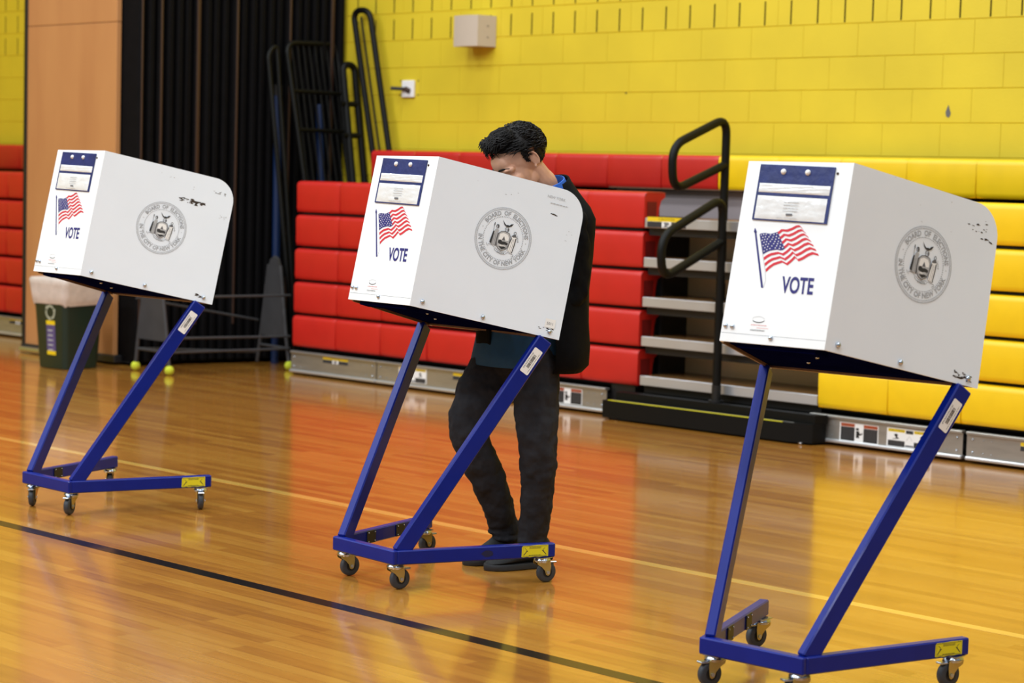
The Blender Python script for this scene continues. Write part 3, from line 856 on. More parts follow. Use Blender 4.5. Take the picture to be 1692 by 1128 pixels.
        if sg == 1:
            cs_, ct_ = st
            def PE(a, b, off): return PS(cs_+a/WS, ct_-b/HS, off)
            # straighten: move along true unit directions
            Sx = (B-A).normalized(); Tz = (A-C).normalized(); O_ = PS(cs_, ct_, 0)
            Tz = (Tz-Sx*Tz.dot(Sx)*.35).normalized()
            nn = Sx.cross(Tz).normalized()
            if nn.dot(ns) < 0: nn = -nn
            def PE(a, b, off):
                return PS(cs_+a/WS, ct_-b/HS, off+.0011)
            seal(PE, sp_)
            mb = MB(); rn = random.Random(int(X*100))
            for (s0, t0, w_, h_, n_, dk) in scuffs:
                for k in range(n_):
                    s = s0+rn.uniform(-.5, .5)*w_; t = min(t0+rn.uniform(-.5, .5)*h_+(s-s0)*.12, .975); s = min(s, .97)
                    rx = rn.uniform(.2, 1)*.010*dk; ry = rn.uniform(.2, 1)*.0035*dk
                    mb.flat([(rx*math.cos(q*.7)*rn.uniform(.6, 1.1)/WS+s, ry*math.sin(q*.7)*rn.uniform(.6, 1.1)/HS+t) for q in range(9)], PS, .0006, M_scuff if dk > .6 else M_inkl)
            mb.build('scuff', sp_, smooth=0)
            if extra == 'mid':
                mb = MB()
                mb.text(text2d('NEW YORK', .0135, sx=1.0), PE, 0, M_inkl, lambda x, y: ((.80-cs_)*WS+x, (ct_-.05)*HS+y-.012))
                fake_lines(mb, PE, (.80-cs_)*WS-.02, (ct_-.05)*HS-.036, (.80-cs_)*WS+.05, (ct_-.05)*HS-.030, 1, .0005, M_inkl, rn)
                mb.build('stencil', sp_, smooth=0); mb = MB()
                mb.rect(PE, (.885-cs_)*WS, (ct_-.935)*HS, (.955-cs_)*WS, (ct_-.875)*HS, .0003, M_paper)
                mb.text(text2d('5011', .014), PE, .0006, M_inkg, lambda x, y: ((.92-cs_)*WS+x, (ct_-.908)*HS+y))
                mb.build('number_sticker', sp_, smooth=0)
    # front face fittings -------------------------------------------------
    for s, t in ((.04, .915), (.105, .917), (.49, .963)):
        mb = MB(); mb.ell(PFt(s, t, .001), (.0075, .0075, .0075), M_steel, nu=12, nv=8); mb.build('bolt', fp, smooth=60)
    mb = MB(); mb.ell(PFt(.865, .06, .0005), (.004, .004, .004), M_scuff, nu=8, nv=6); mb.build('screw', fp, smooth=60)
    # pouch
    pc = MB(); pc.prism([(.13, .018), (.843, .028), (.842, .335), (.13, .325)], PFt, .0008, .004, M_pouch); po2 = pc.build('card_pouch', fp, smooth=0, fixn=True)
    gx, gy = 12, 8
    for (s0, t0, s1, t1) in ((.15, .122, .825, .172), (.15, .19, .815, .318)):
        pw = MB(); vs = []
        for j in range(gy+1):
            for i in range(gx+1):
                s = lerp(s0, s1, i/gx); t = lerp(t0, t1, j/gy)+.010*(i/gx)
                edge = min(i, gx-i, j, gy-j) == 0
                vs.append(PFt(s, t, .0042+(0 if edge else .002+.0018*math.sin(i*1.7+j*.8+X)*math.cos(i*.6-j*1.3))))
        pw.add(vs, [(j*(gx+1)+i, j*(gx+1)+i+1, (j+1)*(gx+1)+i+1, (j+1)*(gx+1)+i) for j in range(gy) for i in range(gx)], M_clear)
        if t1 > .3:
            rn = random.Random(2)
            for k in range(4): fake_lines(pw, PFt, .42, .222+k*.016, .56, .230+k*.016, 1, .0086, M_inkl, rn)
            pw.rect(PFt, .455, .288, .515, .299, .0086, M_inkg)
            fake_lines(pw, PFt, .37, .308, .56, .314, 1, .0086, M_inkl, rn)
        pw.build('clear_window', po2, smooth=60, fixn=True)
    for s, t in ((.363, .058), (.595, .060)):
        mb = MB(); mb.ell(PFt(s, t, .004), (.0085, .0085, .0085), M_paper, nu=14, nv=8); mb.build('snap', po2, smooth=60)
    # flag sticker sheet
    mb = MB(); mb.rect(PFt, .115, .70, .71, .935, .0003, M_whitef) if False else None
    flag_decal(mb, PFt)
    mb.build('flag_print', fp, smooth=0)
    mb = MB()
    def fx(x, y): return (.662+x/.3516*1.0-y*.12, .675-y/.527)
    mb.text(text2d('VOTE', .064, bold=.0017, sx=.64), PFt, .0008, M_fblue, fx)
    mb.build('vote_lettering', fp, smooth=0)
    mb = MB(); rn = random.Random(8)
    mb.stroke([(.345+.058*math.cos(t), .868+.016*math.sin(t)) for t in [(.2+k*.32) for k in range(9)]], .0045, PFt, .0006, M_ink)
    mb.stroke([(.345+.058*math.cos(t), .868+.016*math.sin(t)) for t in [(3.2+k*.32) for k in range(10)]], .002, PFt, .0006, M_inkl)
    fake_lines(mb, PFt, .28, .893, .43, .904, 1, .0006, M_pink, rn)
    fake_lines(mb, PFt, .34, .910, .45, .917, 1, .0006, M_pink, rn)
    fake_lines(mb, PFt, .28, .922, .42, .932, 2, .0006, M_inkg, rn)
    mb.stroke([(.13, .40), (.125, .955), (.72, .965)], .0012, PFt, .0004, M_white)
    mb.build('maker_print', fp, smooth=0)
    return root
def flag_decal(mb, P):
    # sampled from the print; px frame -> (s,t) on the front panel
    def st(X, Y):
        x = 1230+X/7.047-1236.2; y = 340+Y/7.047-266
        e1 = (175.8, 2.0); e2 = (-49.5, 296.5); det = e1[0]*e2[1]-e1[1]*e2[0]
        return ((x*e2[1]-y*e2[0])/det, (e1[0]*y-e1[1]*x)/det)
    top = [(178, 322), (215, 312), (250, 308), (310, 318), (360, 304), (400, 290), (440, 258), (500, 262), (560, 240), (610, 212), (650, 206), (690, 250)]
    bot = [(256, 755), (300, 712), (350, 676), (450, 638), (510, 668), (560, 625), (605, 580), (640, 618), (690, 596), (760, 552), (810, 532), (878, 546)]
    def samp(pl, u):
        x = u*(len(pl)-1); i = min(int(x), len(pl)-2); f = x-i
        return (lerp(pl[i][0], pl[i+1][0], f), lerp(pl[i][1], pl[i+1][1], f))
    def fp(u, v):
        a = samp(top, u); b = samp(bot, u); bow = 26*math.sin(v*PI)*u*math.sin(u*5)
        return st(lerp(a[0], b[0], v), lerp(a[1], b[1], v)+bow*.5)
    n = 22
    for k in range(13):
        if k % 2: continue
        v0, v1 = k/13, (k+1)/13
        u0 = .44 if k < 7 else 0
        us = [u0+(1-.0-u0)*i/n for i in range(n+1)]
        L0 = [fp(u, v0) for u in us]; L1 = [fp(u, v1) for u in us]
        vs = [P(a, b, .0008) for a, b in L0]+[P(a, b, .0008) for a, b in L1]
        mb.add(vs, [(i, i+1, n+2+i, n+1+i) for i in range(n)], M_fred)
    us = [.44*i/8 for i in range(9)]
    vs = [P(*fp(u, 0), .0009) for u in us]+[P(*fp(u, 7/13), .0009) for u in us]
    mb.add(vs, [(i, i+1, 10+i, 9+i) for i in range(8)], M_fblue)
    for j in range(7):
        for i in range(6 if j % 2 == 0 else 5):
            u = (.04+.074*i+(0 if j % 2 == 0 else .036)); v = (.04+.073*j)
            if u > .43: continue
            a, b = fp(u, v); r = .0075
            mb.flat([(a+r*(1 if q % 2 == 0 else .45)*math.cos(q*PI/5+.3), b+r*.66*(1 if q % 2 == 0 else .45)*math.sin(q*PI/5+.3)) for q in range(10)], P, .0012, M_paper)
    mb.flat([st(117, 300), st(138, 300), st(222, 935), st(198, 935)], P, .0009, M_fblue)
    mb.flat([st(122, 252), st(146, 300), st(130, 325), st(108, 300)], P, .0009, M_fblue)
    mb.stroke([st(178, 330), st(212, 540), st(245, 740), st(252, 850), st(225, 930)], .0035, P, .0006, M_inkl)
def seal(P, parent):
    mb = MB()
    def circ(r, n=72): return [(r*math.cos(2*PI*i/n), r*math.sin(2*PI*i/n)) for i in range(n)]
    for r, wd, m_ in ((.1085, .0008, M_inkg), (.1065, .0006, M_inkl), (.1035, .0006, M_inkl), (.1012, .0007, M_inkg)): mb.stroke(circ(r), wd, P, .0004, m_, True)
    for k in range(96):
        a = 2*PI*k/96; mb.stroke([(.1012*math.cos(a), .1012*math.sin(a)), (.1083*math.cos(a+.05), .1083*math.sin(a+.05))], .0004, P, .0005, M_inkl)
    for k in range(76):
        a = 2*PI*k/76; x, y = .0765*math.cos(a), .0765*math.sin(a); q = .0011
        mb.flat([(x-q, y-q), (x+q, y-q), (x+q, y+q), (x-q, y+q)], P, .0005, M_ink)
    mb.build('seal_rings', parent, smooth=0)
    mb = MB()
    def bend_top(am, R):
        return lambda x, y: ((R+y)*math.cos(am-x/R), (R+y)*math.sin(am-x/R))
    def bend_bot(am, R):
        return lambda x, y: ((R-y)*math.cos(am+x/R), (R-y)*math.sin(am+x/R))
    T = text2d('BOARD  OF  ELECTIONS', .0215, outline=.00042, sx=.92)
    mb.text(T, P, .0002, M_inkg, bend_top(math.radians(80), .0885))
    T = text2d('IN THE CITY OF NEW YORK', .0215, outline=.00042, sx=.93)
    mb.text(T, P, .0002, M_inkg, bend_bot(math.radians(263), .0885))
    for a in (163, 0): mb.stroke([(.0885*math.cos(math.radians(a))+.0016*math.cos(q), .0885*math.sin(math.radians(a))+.0016*math.sin(q)) for q in range(6)], .0007, P, .0005, M_inkg, True)
    mb.build('seal_lettering', parent, smooth=0)
    # coat of arms
    mb = MB(); s = .00026
    def Q(pts): return [((x-568)*s*1.06, (525-y)*s) for x, y in pts]
    def fill(pts, m_, o=.0005): mb.flat(Q(pts), P, o, m_)
    def ln_(pts, wd, m_, o=.0007, closed=False): mb.stroke(Q(pts), wd, P, o, m_, closed)
    # eagle
    fill([(515, 275), (550, 318), (585, 345), (575, 358), (545, 335)], M_ink); fill([(675, 302), (640, 312), (610, 345), (615, 358), (650, 340)], M_ink)
    fill([(575, 338), (600, 330), (625, 340), (618, 358), (580, 358)], M_ink)
    # globe
    ln_([(597+28*math.cos(t*.5), 395+32*math.sin(t*.5)) for t in range(13)], .0012, M_ink, closed=True)
    ln_([(585, 370), (582, 395), (590, 420)], .0008, M_inkg); ln_([(570, 395), (624, 395)], .0008, M_inkg); fill([(604, 372), (622, 385), (618, 412), (606, 420)], M_inkg)
    # shield
    sh = [(505, 455), (530, 432), (575, 425), (610, 432), (640, 440), (660, 475), (662, 540), (655, 600), (635, 650), (600, 672), (568, 688), (520, 668), (492, 630), (482, 570), (486, 500)]
    fill(sh, M_inkl, .0004); ln_(sh, .0022, M_inkg, closed=True)
    fill([(515, 470), (560, 450), (620, 460), (645, 500), (645, 540), (605, 545), (575, 490), (548, 548), (505, 545)], M_paper, .0005)
    fill([(505, 560), (540, 545), (560, 565), (600, 560), (645, 575), (640, 605), (600, 600), (560, 610), (505, 595)], M_ink, .0006)
    fill([(575, 492), (595, 545), (555, 545)], M_inkg, .0006); fill([(510, 615), (560, 612), (630, 618), (560, 632)], M_paper, .0007); fill([(520, 640), (600, 630), (640, 640), (570, 672)], M_ink, .0006)
    ln_([(520, 600), (540, 620), (590, 622), (640, 612)], .001, M_inkg)
    # left figure
    fill([(412, 455), (440, 440), (480, 455), (490, 520), (482, 640), (398, 628), (388, 590), (408, 520)], M_inkl, .0004)
    fill([(412, 455), (430, 450), (425, 540), (415, 628), (388, 610), (392, 570)], M_ink, .0006); fill([(478, 470), (500, 455), (488, 560), (482, 650), (468, 640), (470, 560)], M_inkg, .0006)
    ln_([(440, 480), (436, 560), (425, 630)], .001, M_inkg); ln_([(455, 480), (458, 560), (455, 635)], .001, M_inkg)
    ln_([(462+20*math.cos(t*.7), 378+24*math.sin(t*.7)) for t in range(9)], .0014, M_ink, closed=True); fill([(448, 355), (475, 352), (482, 380), (478, 410), (466, 395), (455, 372)], M_inkg, .0006)
    fill([(432, 430), (455, 408), (490, 425), (485, 455), (440, 450)], M_inkl, .0006)
    ln_([(416, 335), (414, 400), (418, 500), (412, 620)], .0013, M_ink); fill([(410, 350), (420, 332), (424, 372), (414, 372)], M_ink)
    # right figure
    fill([(680, 470), (715, 455), (748, 480), (745, 560), (725, 690), (650, 672), (668, 560)], M_paper, .0004)
    ln_([(680, 470), (668, 560), (650, 672)], .0014, M_ink); fill([(735, 490), (750, 480), (742, 570), (725, 690), (715, 688), (728, 580)], M_ink, .0006); fill([(675, 500), (690, 490), (672, 560), (655, 600)], M_ink, .0006)
    ln_([(700, 500), (690, 590), (676, 675)], .001, M_inkg); ln_([(715, 500), (712, 590), (700, 680)], .001, M_inkg)
    ln_([(718+16*math.cos(t*.7), 420+20*math.sin(t*.7)) for t in range(9)], .0016, M_ink, closed=True); fill([(705, 440), (730, 435), (748, 470), (700, 480), (675, 465)], M_inkg, .0006)
    ln_([(748, 470), (770, 478), (775, 520)], .001, M_ink); ln_([(766, 520), (775, 532), (786, 518)], .0012, M_ink); ln_([(757, 440), (760, 485)], .001, M_inkg)
    # scroll
    ln_([(350, 628), (362, 655), (380, 668), (372, 640), (430, 640), (465, 662), (480, 700), (520, 720), (580, 735), (630, 728), (660, 695), (700, 700), (745, 712), (752, 728), (720, 740)], .0012, M_inkg)
    ln_([(480, 668), (520, 695), (575, 705), (640, 690)], .0012, M_inkg)
    T = text2d('EXCELSIOR', .0068, sx=.85)
    mb.text(T, P, .0008, M_ink, lambda x, y: (x+.0002, y-.0505))
    mb.build('seal_emblem', parent, smooth=0)
d2 = math.radians
booth(-7.2005, 4.7992, 1.5512, 'leftmost voting booth, brown scrape on its white side, green bin behind it', (.51, .492),
      [d2(-135), d2(-150), d2(60), d2(-122)], [(.66, .235, .16, .03, 26, 1.0), (.74, .23, .10, .02, 22, 1.5), (.88, .11, .1, .02, 8, .7), (.55, .1, .3, .05, 6, .5), (.88, .955, .05, .02, 14, .9), (.95, .3, .06, .03, 10, .5)], 'left')
booth(-5.2312, 4.8025, 1.484, 'middle voting booth, with the dark-haired man standing behind it', (.505, .425),
      [d2(-8), d2(-12), d2(-2), d2(-14)], [(.80, .185, .05, .006, 7, .9), (.90, .945, .10, .03, 18, .8), (.3, .12, .5, .1, 4, .4), (.93, .3, .06, .1, 6, .4)], 'mid')
booth(-3.3621, 4.5745, 1.6118, 'rightmost and nearest voting booth, in front of the yellow seats', (.53, .420),
      [d2(158), d2(150), d2(165), d2(160)], [(.86, .12, .14, .08, 16, .7), (.93, .19, .08, .02, 10, .8), (.89, .955, .12, .04, 34, 1.0), (.5, .1, .5, .2, 6, .4)], 'right')

# ================================================================ PERSON
PR = Vector((-5.13, 5.47, 0))
man = empty('person', PR, 0, 'dark-haired man in black jacket and charcoal jeans, head bowed over the middle booth', 'person')
def remesh(mbs, name, parent, mt, voxel, smooth_it=2, disp=0, dsz=.07):
    o = mbs.build(name, parent, sub=PR, smooth=0, fixn=False)
    m_ = o.modifiers.new('r', 'REMESH'); m_.mode = 'VOXEL'; m_.voxel_size = voxel
    if smooth_it:
        s_ = o.modifiers.new('s', 'SMOOTH'); s_.iterations = smooth_it; s_.factor = .5
    if disp:
        tx = bpy.data.textures.new('folds', 'CLOUDS'); tx.noise_scale = dsz; tx.noise_depth = 2
        dm = o.modifiers.new('d', 'DISPLACE'); dm.texture = tx; dm.strength = disp; dm.mid_level = .5
    dg = bpy.context.evaluated_depsgraph_get(); dg.update()
    me = bpy.data.meshes.new_from_object(o.evaluated_get(dg))
    me.materials.clear(); me.materials.append(mt)
    me.polygons.foreach_set('use_smooth', [True]*len(me.polygons))
    o.modifiers.clear(); old = o.data; o.data = me; bpy.data.meshes.remove(old); me.name = name
    return o
def limb(mb, pts, rs, mt, n=18, sub=5):
    """smooth capsule chain (Catmull-Rom)"""
    P_ = [Vector(p) for p in pts]; out = []; ro = []
    for i in range(len(P_)-1):
        p0 = P_[max(i-1, 0)]; p1 = P_[i]; p2 = P_[i+1]; p3 = P_[min(i+2, len(P_)-1)]
        for k in range(sub):
            t = k/sub
            out.append(.5*((2*p1)+(-p0+p2)*t+(2*p0-5*p1+4*p2-p3)*t*t+(-p0+3*p1-3*p2+p3)*t**3)); ro.append(lerp(rs[i], rs[i+1], t))
    out.append(P_[-1]); ro.append(rs[-1])
    mb.tube(out, ro, mt, n)
    for p, r in ((P_[0], rs[0]), (P_[-1], rs[-1])): mb.ell(p, (r*.98,)*3, mt, nu=14, nv=8)
# head frame
HY, HP = d2(25), d2(36)
fh = Vector((-math.sin(HY), -math.cos(HY), 0))
Fd = fh*math.cos(HP)+Vector((0, 0, -math.sin(HP)))
Ud = fh*math.sin(HP)+Vector((0, 0, math.cos(HP)))
Ld = Ud.cross(Fd)
HR = Matrix((Ld, Fd, Ud)).transposed()*1.06     # local x=left y=forward z=up
EAR = Vector((-5.072, 5.470, 1.513))
HC = EAR - HR @ Vector((.080, -.018, -.005))
def H(x, y, z): return HC + HR @ Vector((x, y, z))
NB = Vector((-5.128, 5.59, 1.375))
body = MB()
def E(c, r, R=HR): body.ell(H(*c), r, M_skin, R=R, nu=22, nv=14)
E((0, -.008, .030), (.074, .090, .086)); E((0, .034, -.020), (.060, .060, .082)); E((0, .040, -.078), (.046, .048, .038)); E((0, .078, -.098), (.020, .016, .016))
E((0, .070, .035), (.056, .030, .040))
for sx in (-1, 1):
    E((sx*.034, .083, .017), (.028, .012, .009)); E((sx*.052, .066, .012), (.014, .014, .012)); E((sx*.040, .062, -.030), (.026, .028, .026)); E((sx*.034, .0725, -.003), (.0165, .013, .012))
    E((sx*.040, .020, -.058), (.012, .034, .028)); E((sx*.014, .100, -.036), (.009, .011, .008))
    # ear
    ang = Matrix.Rotation(sx*.35, 3, 'Z')
    body.ell(H(sx*.079, -.016, .0), (.004, .014, .025), M_skin, R=HR @ ang, nu=14, nv=10)
    pts = [H(sx*(.085+.004*math.sin(t)), -.014-.016*math.sin(t), .002+.027*math.cos(t)) for t in [(-.6+k*.42) for k in range(9)]]
    body.tube(pts, [.0035]*9, M_skin, 8)
    body.ell(H(sx*.080, -.008, -.024), (.004, .006, .007), M_skin, R=HR)
body.tube([H(0, .090, .012), H(0, .100, -.008), H(0, .115, -.030)], [.007, .009, .012], M_skin, 10); E((0, .112, -.036), (.011, .012, .010))
E((0, .096, -.060), (.022, .009, .0055)); E((0, .093, -.069), (.019, .009, .006))
limb(body, [H(0, -.012, -.030), H(0, -.022, -.085), NB+Vector((.004, -.006, .040)), NB+Vector((0, .0, -.05))], [.050, .047, .050, .066], M_skin)
shL, shR = Vector((-4.965, 5.555, 1.312)), Vector((-5.285, 5.585, 1.322))
# torso core
for p, r in ((Vector((-5.125, 5.585, 1.25)), (.15, .085, .10)), (Vector((-5.12, 5.56, 1.10)), (.145, .095, .15)), (Vector((-5.125, 5.52, .92)), (.135, .085, .14))): body.ell(p, r, M_skin)
# arms and hands (hands rest on the platform inside the booth)
hands = []
for S_, el, wr, sg in ((shL, Vector((-4.955, 5.535, 1.02)), Vector((-5.035, 5.31, 1.012)), 1), (shR, Vector((-5.345, 5.56, 1.03)), Vector((-5.235, 5.33, 1.010)), -1)):
    S_ = S_+Vector((-.012*sg, .01, -.035))
    limb(body, [S_, S_.lerp(el, .5), el, el.lerp(wr, .5), wr], [.040, .040, .036, .034, .025], M_skin)
    hd = Vector((-.35*sg, -1, .06)).normalized(); hn = Vector((0, 0, 1)); hs = hd.cross(hn).normalized(); hn = hs.cross(hd)
    palm = wr+hd*.048
    Rm = Matrix((hs, hd, hn)).transposed()
    body.ell(palm, (.041, .052, .015), M_skin, R=Rm, nu=16, nv=10)
    for k, ln2 in zip((-1.5, -.5, .5, 1.5), (.062, .076, .082, .070)):
        kk = k*(1 if sg > 0 else -1)
        b0 = palm+hd*.030+hs*k*.019; b1 = b0+hd*ln2*.5-hn*.004; b2 = b1+hd*ln2*.3-hn*.016; b3 = b2+hd*ln2*.2-hn*.014
        body.tube([b0, b1, b2, b3], [.0088, .0084, .0078, .0066], M_skin, 10); body.ell(b3, (.0066,)*3, M_skin, nu=8, nv=6)
    tsd = -1 if sg > 0 else 1
    side = hs*tsd if (hs*tsd).x*sg < 0 else -hs*tsd
    t0 = wr+hd*.012+side*.026; t1 = t0+hd*.03+side*.026-hn*.006; t2 = t1+hd*.03+side*.006-hn*.008
    body.tube([t0, t1, t2], [.013, .0105, .008], M_skin, 10); body.ell(t2, (.008,)*3, M_skin, nu=8, nv=6)
# legs core inside the jeans
hipL, hipR = Vector((-5.045, 5.475, .80)), Vector((-5.225, 5.485, .80))
kL, kR = Vector((-4.978, 5.425, .469)), Vector((-5.232, 5.325, .495))
mL, mR = Vector((-4.999, 5.455, .304)), Vector((-5.205, 5.42, .30))
aL, aR = Vector((-5.055, 5.50, .09)), Vector((-5.222, 5.53, .10))
body.ell((-5.13, 5.49, .84), (.14, .10, .10), M_skin)
limb(body, [hipL, kL, mL, aL], [.07, .045, .04, .034], M_skin); limb(body, [hipR, kR, mR, aR], [.07, .045, .04, .034], M_skin)
for a_, toe in ((aL, Vector((-5.115, 5.38, .04))), (aR, Vector((-5.238, 5.40, .04)))): limb(body, [a_, a_.lerp(toe, .5)+Vector((0, 0, -.015)), toe], [.027, .022, .015], M_skin)
bo = remesh(body, 'body', man, M_skin, .0030, 6)
# brows, lids, lips, beard shade
mb = MB()
for sx in (-1, 1):
    pts = [H(sx*x, y, z) for x, y, z in ((.014, .0985, .019), (.030, .0985, .0265), (.047, .0895, .0265), (.061, .0720, .0185))]
    mb.tube(pts, [.0030, .0042, .0036, .0014], M_hair, 8)
    lid = [H(sx*x, y, z) for x, y, z in ((.021, .0840, -.006), (.031, .0868, -.0085), (.042, .0835, -.008), (.050, .0765, -.004))]
    mb.tube(lid, [.0012, .0018, .0018, .001], M_hair, 6)
mb.build('eyebrow', man, sub=PR, smooth=60)
mb = MB(); mb.ell(H(0, .1025, -.0605), (.020, .004, .0035), M_lip, R=HR); mb.ell(H(0, .100, -.0685), (.017, .004, .0042), M_lip, R=HR); mb.build('lips', man, sub=PR, smooth=60)
# hair: scalp cap and wavy locks
hair = MB()
capc = Vector((0, -.012, .040))
def scalp(th, ph, k=1.0):  # th from top, ph azimuth (0 = forward)
    return Vector((.083*k*math.sin(th)*math.sin(ph), capc.y+.096*k*math.sin(th)*math.cos(ph), capc.z+.090*k*math.cos(th)))
def in_hair(p):
    if abs(p.x) > .055 and -.004 < p.y < .016: return p.z > .002
    if p.y > .045: return p.z > .088
    if p.y > .005: return p.z > .034+(p.y-.005)*1.15
    if p.y > -.035: return p.z > (.040 if abs(p.x) > .05 else .0)
    return p.z > -.060
rings = []
nth, nph = 26, 48; vs = []; ok = []
for i in range(nth+1):
    for j in range(nph):
        p = scalp(.02+i/nth*2.45, 2*PI*j/nph, 1.0+.03*math.sin(7*j*.5+i)+.02*math.sin(i*1.9+j*.9))
        vs.append(p); ok.append(in_hair(p))
fs = [(i*nph+j, (i+1)*nph+j, (i+1)*nph+(j+1) % nph, i*nph+(j+1) % nph) for i in range(nth) for j in range(nph) if ok[i*nph+j] and ok[(i+1)*nph+j] and ok[(i+1)*nph+(j+1) % nph] and ok[i*nph+(j+1) % nph]]
hair.add([H(*v) for v in vs], fs, M_hair)
hair.ell(H(0, .024, .097), (.061, .055, .033), M_hair, R=HR); hair.ell(H(0, -.008, .07), (.074, .076, .060), M_hair, R=HR)
rn = random.Random(11)
cnt = 0
FC, FR = Vector((0, .024, .097)), Vector((.064, .058, .036))
while cnt < 2600:
    th = math.acos(1-rn.random()*1.75); ph = rn.uniform(-PI, PI)
    if rn.random() < .36:
        e_ = Vector((math.sin(th)*math.sin(ph), math.sin(th)*math.cos(ph), math.cos(th)))
        if e_.z < -.15: continue
        p = FC+Vector((FR.x*e_.x, FR.y*e_.y, FR.z*e_.z)); nrm = Vector((e_.x/FR.x, e_.y/FR.y, e_.z/FR.z)).normalized()
        if not in_hair(p): continue
    else:
        p = scalp(th, ph, .985)
        if not in_hair(p): continue
        nrm = Vector((p.x/.083**2, (p.y-capc.y)/.096**2, (p.z-capc.z)/.09**2)).normalized()
    cnt += 1
    fwd = p.y > -.02 and p.z > .05
    flow = Vector((rn.uniform(-.5, .5), (1.0 if fwd else -.25)+rn.uniform(-.4, .4), (.12 if fwd else -1)+rn.uniform(-.3, .3)))
    if not fwd and p.z > -.01 and abs(p.x) > .045: flow = Vector((0, -.9+rn.uniform(-.3, .3), -.25+rn.uniform(-.3, .3)))
    wv = math.sin(p.x*70+p.y*50)*.5
    flow.x += wv
    flow = (flow-nrm*flow.dot(nrm)).normalized()
    side = nrm.cross(flow)
    low = p.z < .02
    Lh = rn.uniform(.022, .042)*(1.1 if fwd else .9)*(.5 if low else 1); lift = rn.uniform(.003, .012)*(.35 if low else 1)
    cu = rn.uniform(-.004, .004)+.004*wv; pts = []; rs = []
    for k in range(6):
        t = k/5
        q = p+flow*Lh*t+nrm*(lift*math.sin(t*PI*.85)-.006*t*t)+side*cu*math.sin(t*PI*1.5)
        pts.append(H(*q)); rs.append(lerp(.0026, .0006, t)*(.75 if low else 1))
    hair.tube(pts, rs, M_hair, 4)
# fringe locks hanging over the forehead
for k in range(260):
    x = rn.uniform(-.060, .062); p = Vector((x, .052-.25*x*x*8+rn.uniform(-.012, .012), .098+rn.uniform(-.008, .016)))
    tip = p+Vector((rn.uniform(-.012, .012), rn.uniform(.018, .042), rn.uniform(-.002, .022)))
    mid = (p+tip)/2+Vector((rn.uniform(-.006, .006), .004, .014))
    hair.tube([H(*p), H(*((p+mid)/2+Vector((0, 0, .004)))), H(*mid), H(*tip)], [.0028, .0028, .0022, .0006], M_hair, 4)
# small curl on the temple, sideburns
hair.build('hair', man, sub=PR, smooth=60)
# T-shirt
def ring(c, a, b, n=40, rot=0, a0=0, a1=2*PI, open_=False, wob=0, seed=0):
    out = []
    m_ = n if not open_ else n+1
    for k in range(m_):
        t = a0+(a1-a0)*k/n
        w_ = 1+wob*math.sin(5*t+seed)+wob*.6*math.sin(9*t+seed*2.3)
        x = a*w_*math.sin(t); y = -b*w_*math.cos(t)
        out.append(Vector((c[0]+x*math.cos(rot)-y*math.sin(rot), c[1]+x*math.sin(rot)+y*math.cos(rot), c[2])))
    return out
ts = MB()
R1 = [((-5.146, 5.482, .752), .192, .148), ((-5.146, 5.484, .80), .184, .140), ((-5.143, 5.49, .88), .174, .130), ((-5.135, 5.51, .98), .165, .122), ((-5.125, 5.545, 1.12), .170, .122), ((-5.125, 5.57, 1.24), .172, .115), ((-5.126, 5.585, 1.31), .140, .095), ((-5.127, 5.585, 1.36), .085, .080), ((-5.124, 5.572, 1.415), .066, .070)]
ts.loft([ring(c, a, b, wob=.012, seed=i*.7) for i, (c, a, b) in enumerate(R1)], M_shirt, cap=False)
o = ts.build('t_shirt', man, sub=PR, smooth=60); sm = o.modifiers.new('s', 'SOLIDIFY'); sm.thickness = .003; sm.offset = 1
cl = MB(); cl.loft([ring((-5.120, 5.582, 1.385), .092, .088), ring((-5.116, 5.578, 1.415), .080, .078), ring((-5.112, 5.572, 1.437), .071, .070), ring((-5.112, 5.572, 1.438), .067, .066), ring((-5.116, 5.576, 1.40), .070, .070)], M_collar, cap=False)
cl.v = [(v[0], v[1], v[2]+(v[1]-5.59)*.42) for v in cl.v]
cl.build('collar', man, sub=PR, smooth=60, fixn=True)
# jacket: open front shell plus sleeves
jk = MB(); n = 44
RJ = [((-5.112, 5.522, .742), .205, .165), ((-5.110, 5.525, .765), .222, .185), ((-5.110, 5.53, .83), .222, .185), ((-5.112, 5.54, .92), .210, .170), ((-5.115, 5.55, 1.04), .200, .160), ((-5.120, 5.575, 1.16), .200, .150), ((-5.124, 5.59, 1.25), .208, .135), ((-5.124, 5.60, 1.30), .205, .122), ((-5.124, 5.605, 1.34), .176, .108), ((-5.124, 5.604, 1.375), .125, .096), ((-5.122, 5.598, 1.41), .082, .082), ((-5.120, 5.592, 1.43), .074, .076)]
rings = []
for i, (c, a, b) in enumerate(RJ):
    z = c[2]; a0 = lerp(d2(62), d2(34), smoothstep(.8, 1.3, z)); a1 = lerp(2*PI-d2(12), 2*PI-d2(34), smoothstep(.8, 1.3, z))
    rg = ring(c, a, b, n, a0=a0, a1=a1, open_=True, wob=.022 if z < 1.2 else .006, seed=i*.45)
    if i < 3:
        for k, p in enumerate(rg):
            t = a0+(a1-a0)*k/n
            lift = .075*smoothstep(PI*1.15, PI*1.95, t)      # hem hangs lower at the left and back
            p.z += lift
    rings.append(rg)
jk.loft(rings, M_jack, cap=False, closed=False)
jk.v = [(v[0], v[1], v[2]+(v[1]-5.60)*.42*smoothstep(1.33, 1.42, v[2])) for v in jk.v]
o = jk.build('jacket', man, sub=PR, smooth=60); sm = o.modifiers.new('s', 'SOLIDIFY'); sm.thickness = .007; sm.offset = 1
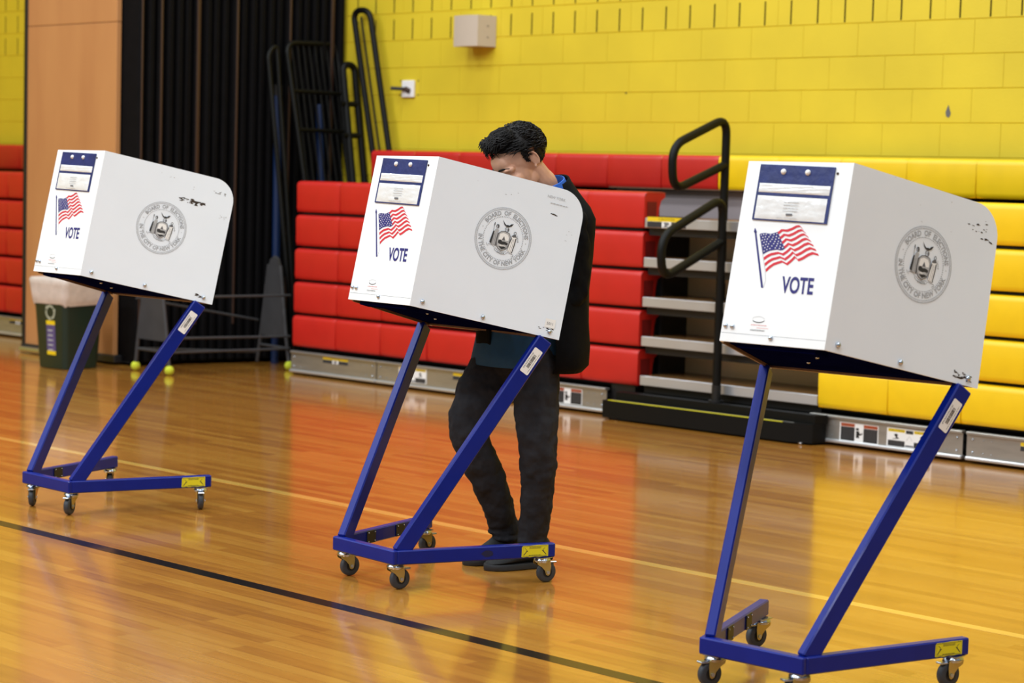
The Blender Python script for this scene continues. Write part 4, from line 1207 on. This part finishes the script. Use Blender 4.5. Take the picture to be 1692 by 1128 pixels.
for S_, el, wr in ((shL+Vector((-.006, .012, -.022)), Vector((-4.950, 5.545, 1.02)), Vector((-5.025, 5.33, 1.014))), (shR+Vector((.01, .01, -.022)), Vector((-5.345, 5.565, 1.03)), Vector((-5.235, 5.345, 1.012)))):
    sl = MB(); limb(sl, [S_, S_.lerp(el, .5)+Vector((0, .008, 0)), el, el.lerp(wr, .5), wr], [.062, .064, .060, .052, .042], M_jack, n=22)
    sl.ell(S_, (.064, .064, .060), M_jack)
    remesh(sl, 'sleeve', o, M_jack, .008, 2, .022, .06)
# drape of the jacket side over the hip
# jeans
jn = MB()
jn.ell((-5.135, 5.485, .775), (.152, .108, .10), M_jean, nu=24, nv=14)
limb(jn, [hipL, hipL.lerp(kL, .5)+Vector((.004, -.01, 0)), kL, mL, Vector((-5.050, 5.490, .115))], [.090, .086, .071, .062, .055], M_jean, n=24, sub=8)
limb(jn, [hipR, hipR.lerp(kR, .5)+Vector((-.008, -.02, 0)), kR, mR, Vector((-5.225, 5.525, .125))], [.090, .090, .074, .062, .056], M_jean, n=24, sub=8)
for base, seed in (((-5.045, 5.487), 1), ((-5.222, 5.515), 2)):
    for k, z in enumerate((.084, .108, .138)):
        jn.ell((base[0]+.004*math.sin(k*2+seed), base[1]+.004*math.cos(k*3), z+(.004 if seed == 2 else 0)), (.057-.003*(k % 2), .057, .018), M_jean, nu=20, nv=8)
for c, r in (((-4.985, 5.44, .44), (.072, .072, .012)), ((-5.005, 5.46, .36), (.067, .067, .010)), ((-5.229, 5.342, .45), (.073, .072, .012)), ((-5.219, 5.38, .385), (.067, .067, .010))): jn.ell(c, r, M_jean)
remesh(jn, 'jeans', man, M_jean, .0065, 2, .022, .055)
# shoes
def shoe(heel, toe, name='shoe'):
    heel = Vector(heel); toe = Vector(toe); d = (toe-heel); Ls = d.length; d.normalize(); sd = Vector((d.y, -d.x, 0))
    prof = [(0, .030, .055), (.03, .040, .10), (.10, .044, .122), (.25, .045, .124), (.36, .045, .114), (.5, .046, .088), (.68, .049, .062), (.84, .045, .046), (.94, .034, .038), (1.0, .016, .024)]
    up_ = MB(); rings = []
    for t, hw, h in prof:
        c = heel+d*Ls*t; rg = []
        for k in range(20):
            a = 2*PI*k/20
            x = hw*math.copysign(abs(math.cos(a))**.75, math.cos(a)); z = .020+(h-.020)*(.5+.5*math.sin(a))
            wid = 1-.35*smoothstep(.3, 1, (z-.02)/(h-.0199))
            rg.append(c+sd*x*wid+Vector((0, 0, z)))
        rings.append(rg)
    up_.loft(rings, M_shoe)
    r = up_.build(name, man, sub=PR, smooth=60, fixn=True)
    so = MB(); rings = []
    for z, g in ((.0, -.001), (.004, .004), (.018, .005), (.024, .002)):
        pts = []
        for t, hw, h in prof: pts.append(heel+d*(Ls*t)+sd*(hw+g))
        pts2 = [heel+d*(Ls*t)-sd*(hw+g) for t, hw, h in reversed(prof)]
        ring_ = [Vector((p.x, p.y, z)) for p in [heel-d*(.006+g)]+pts+[toe+d*(.006+g)]+pts2]
        rings.append(ring_)
    so.loft(rings, M_sole); so.build('sole', r, sub=PR, smooth=45, fixn=True)
    lc = MB()
    for t in (.40, .47, .54, .61):
        c = heel+d*Ls*t; z = lerp(.088, .060, (t-.38)/.25)
        lc.tube([c+sd*.022+Vector((0, 0, z-.008)), c+Vector((0, 0, z+.002)), c-sd*.022+Vector((0, 0, z-.008))], .0022, M_rubd, 6)
    lc.build('laces', r, sub=PR, smooth=60)
    return r
shoe((-5.050, 5.585, 0), (-5.125, 5.325, 0)); shoe((-5.222, 5.60, 0), (-5.242, 5.335, 0))
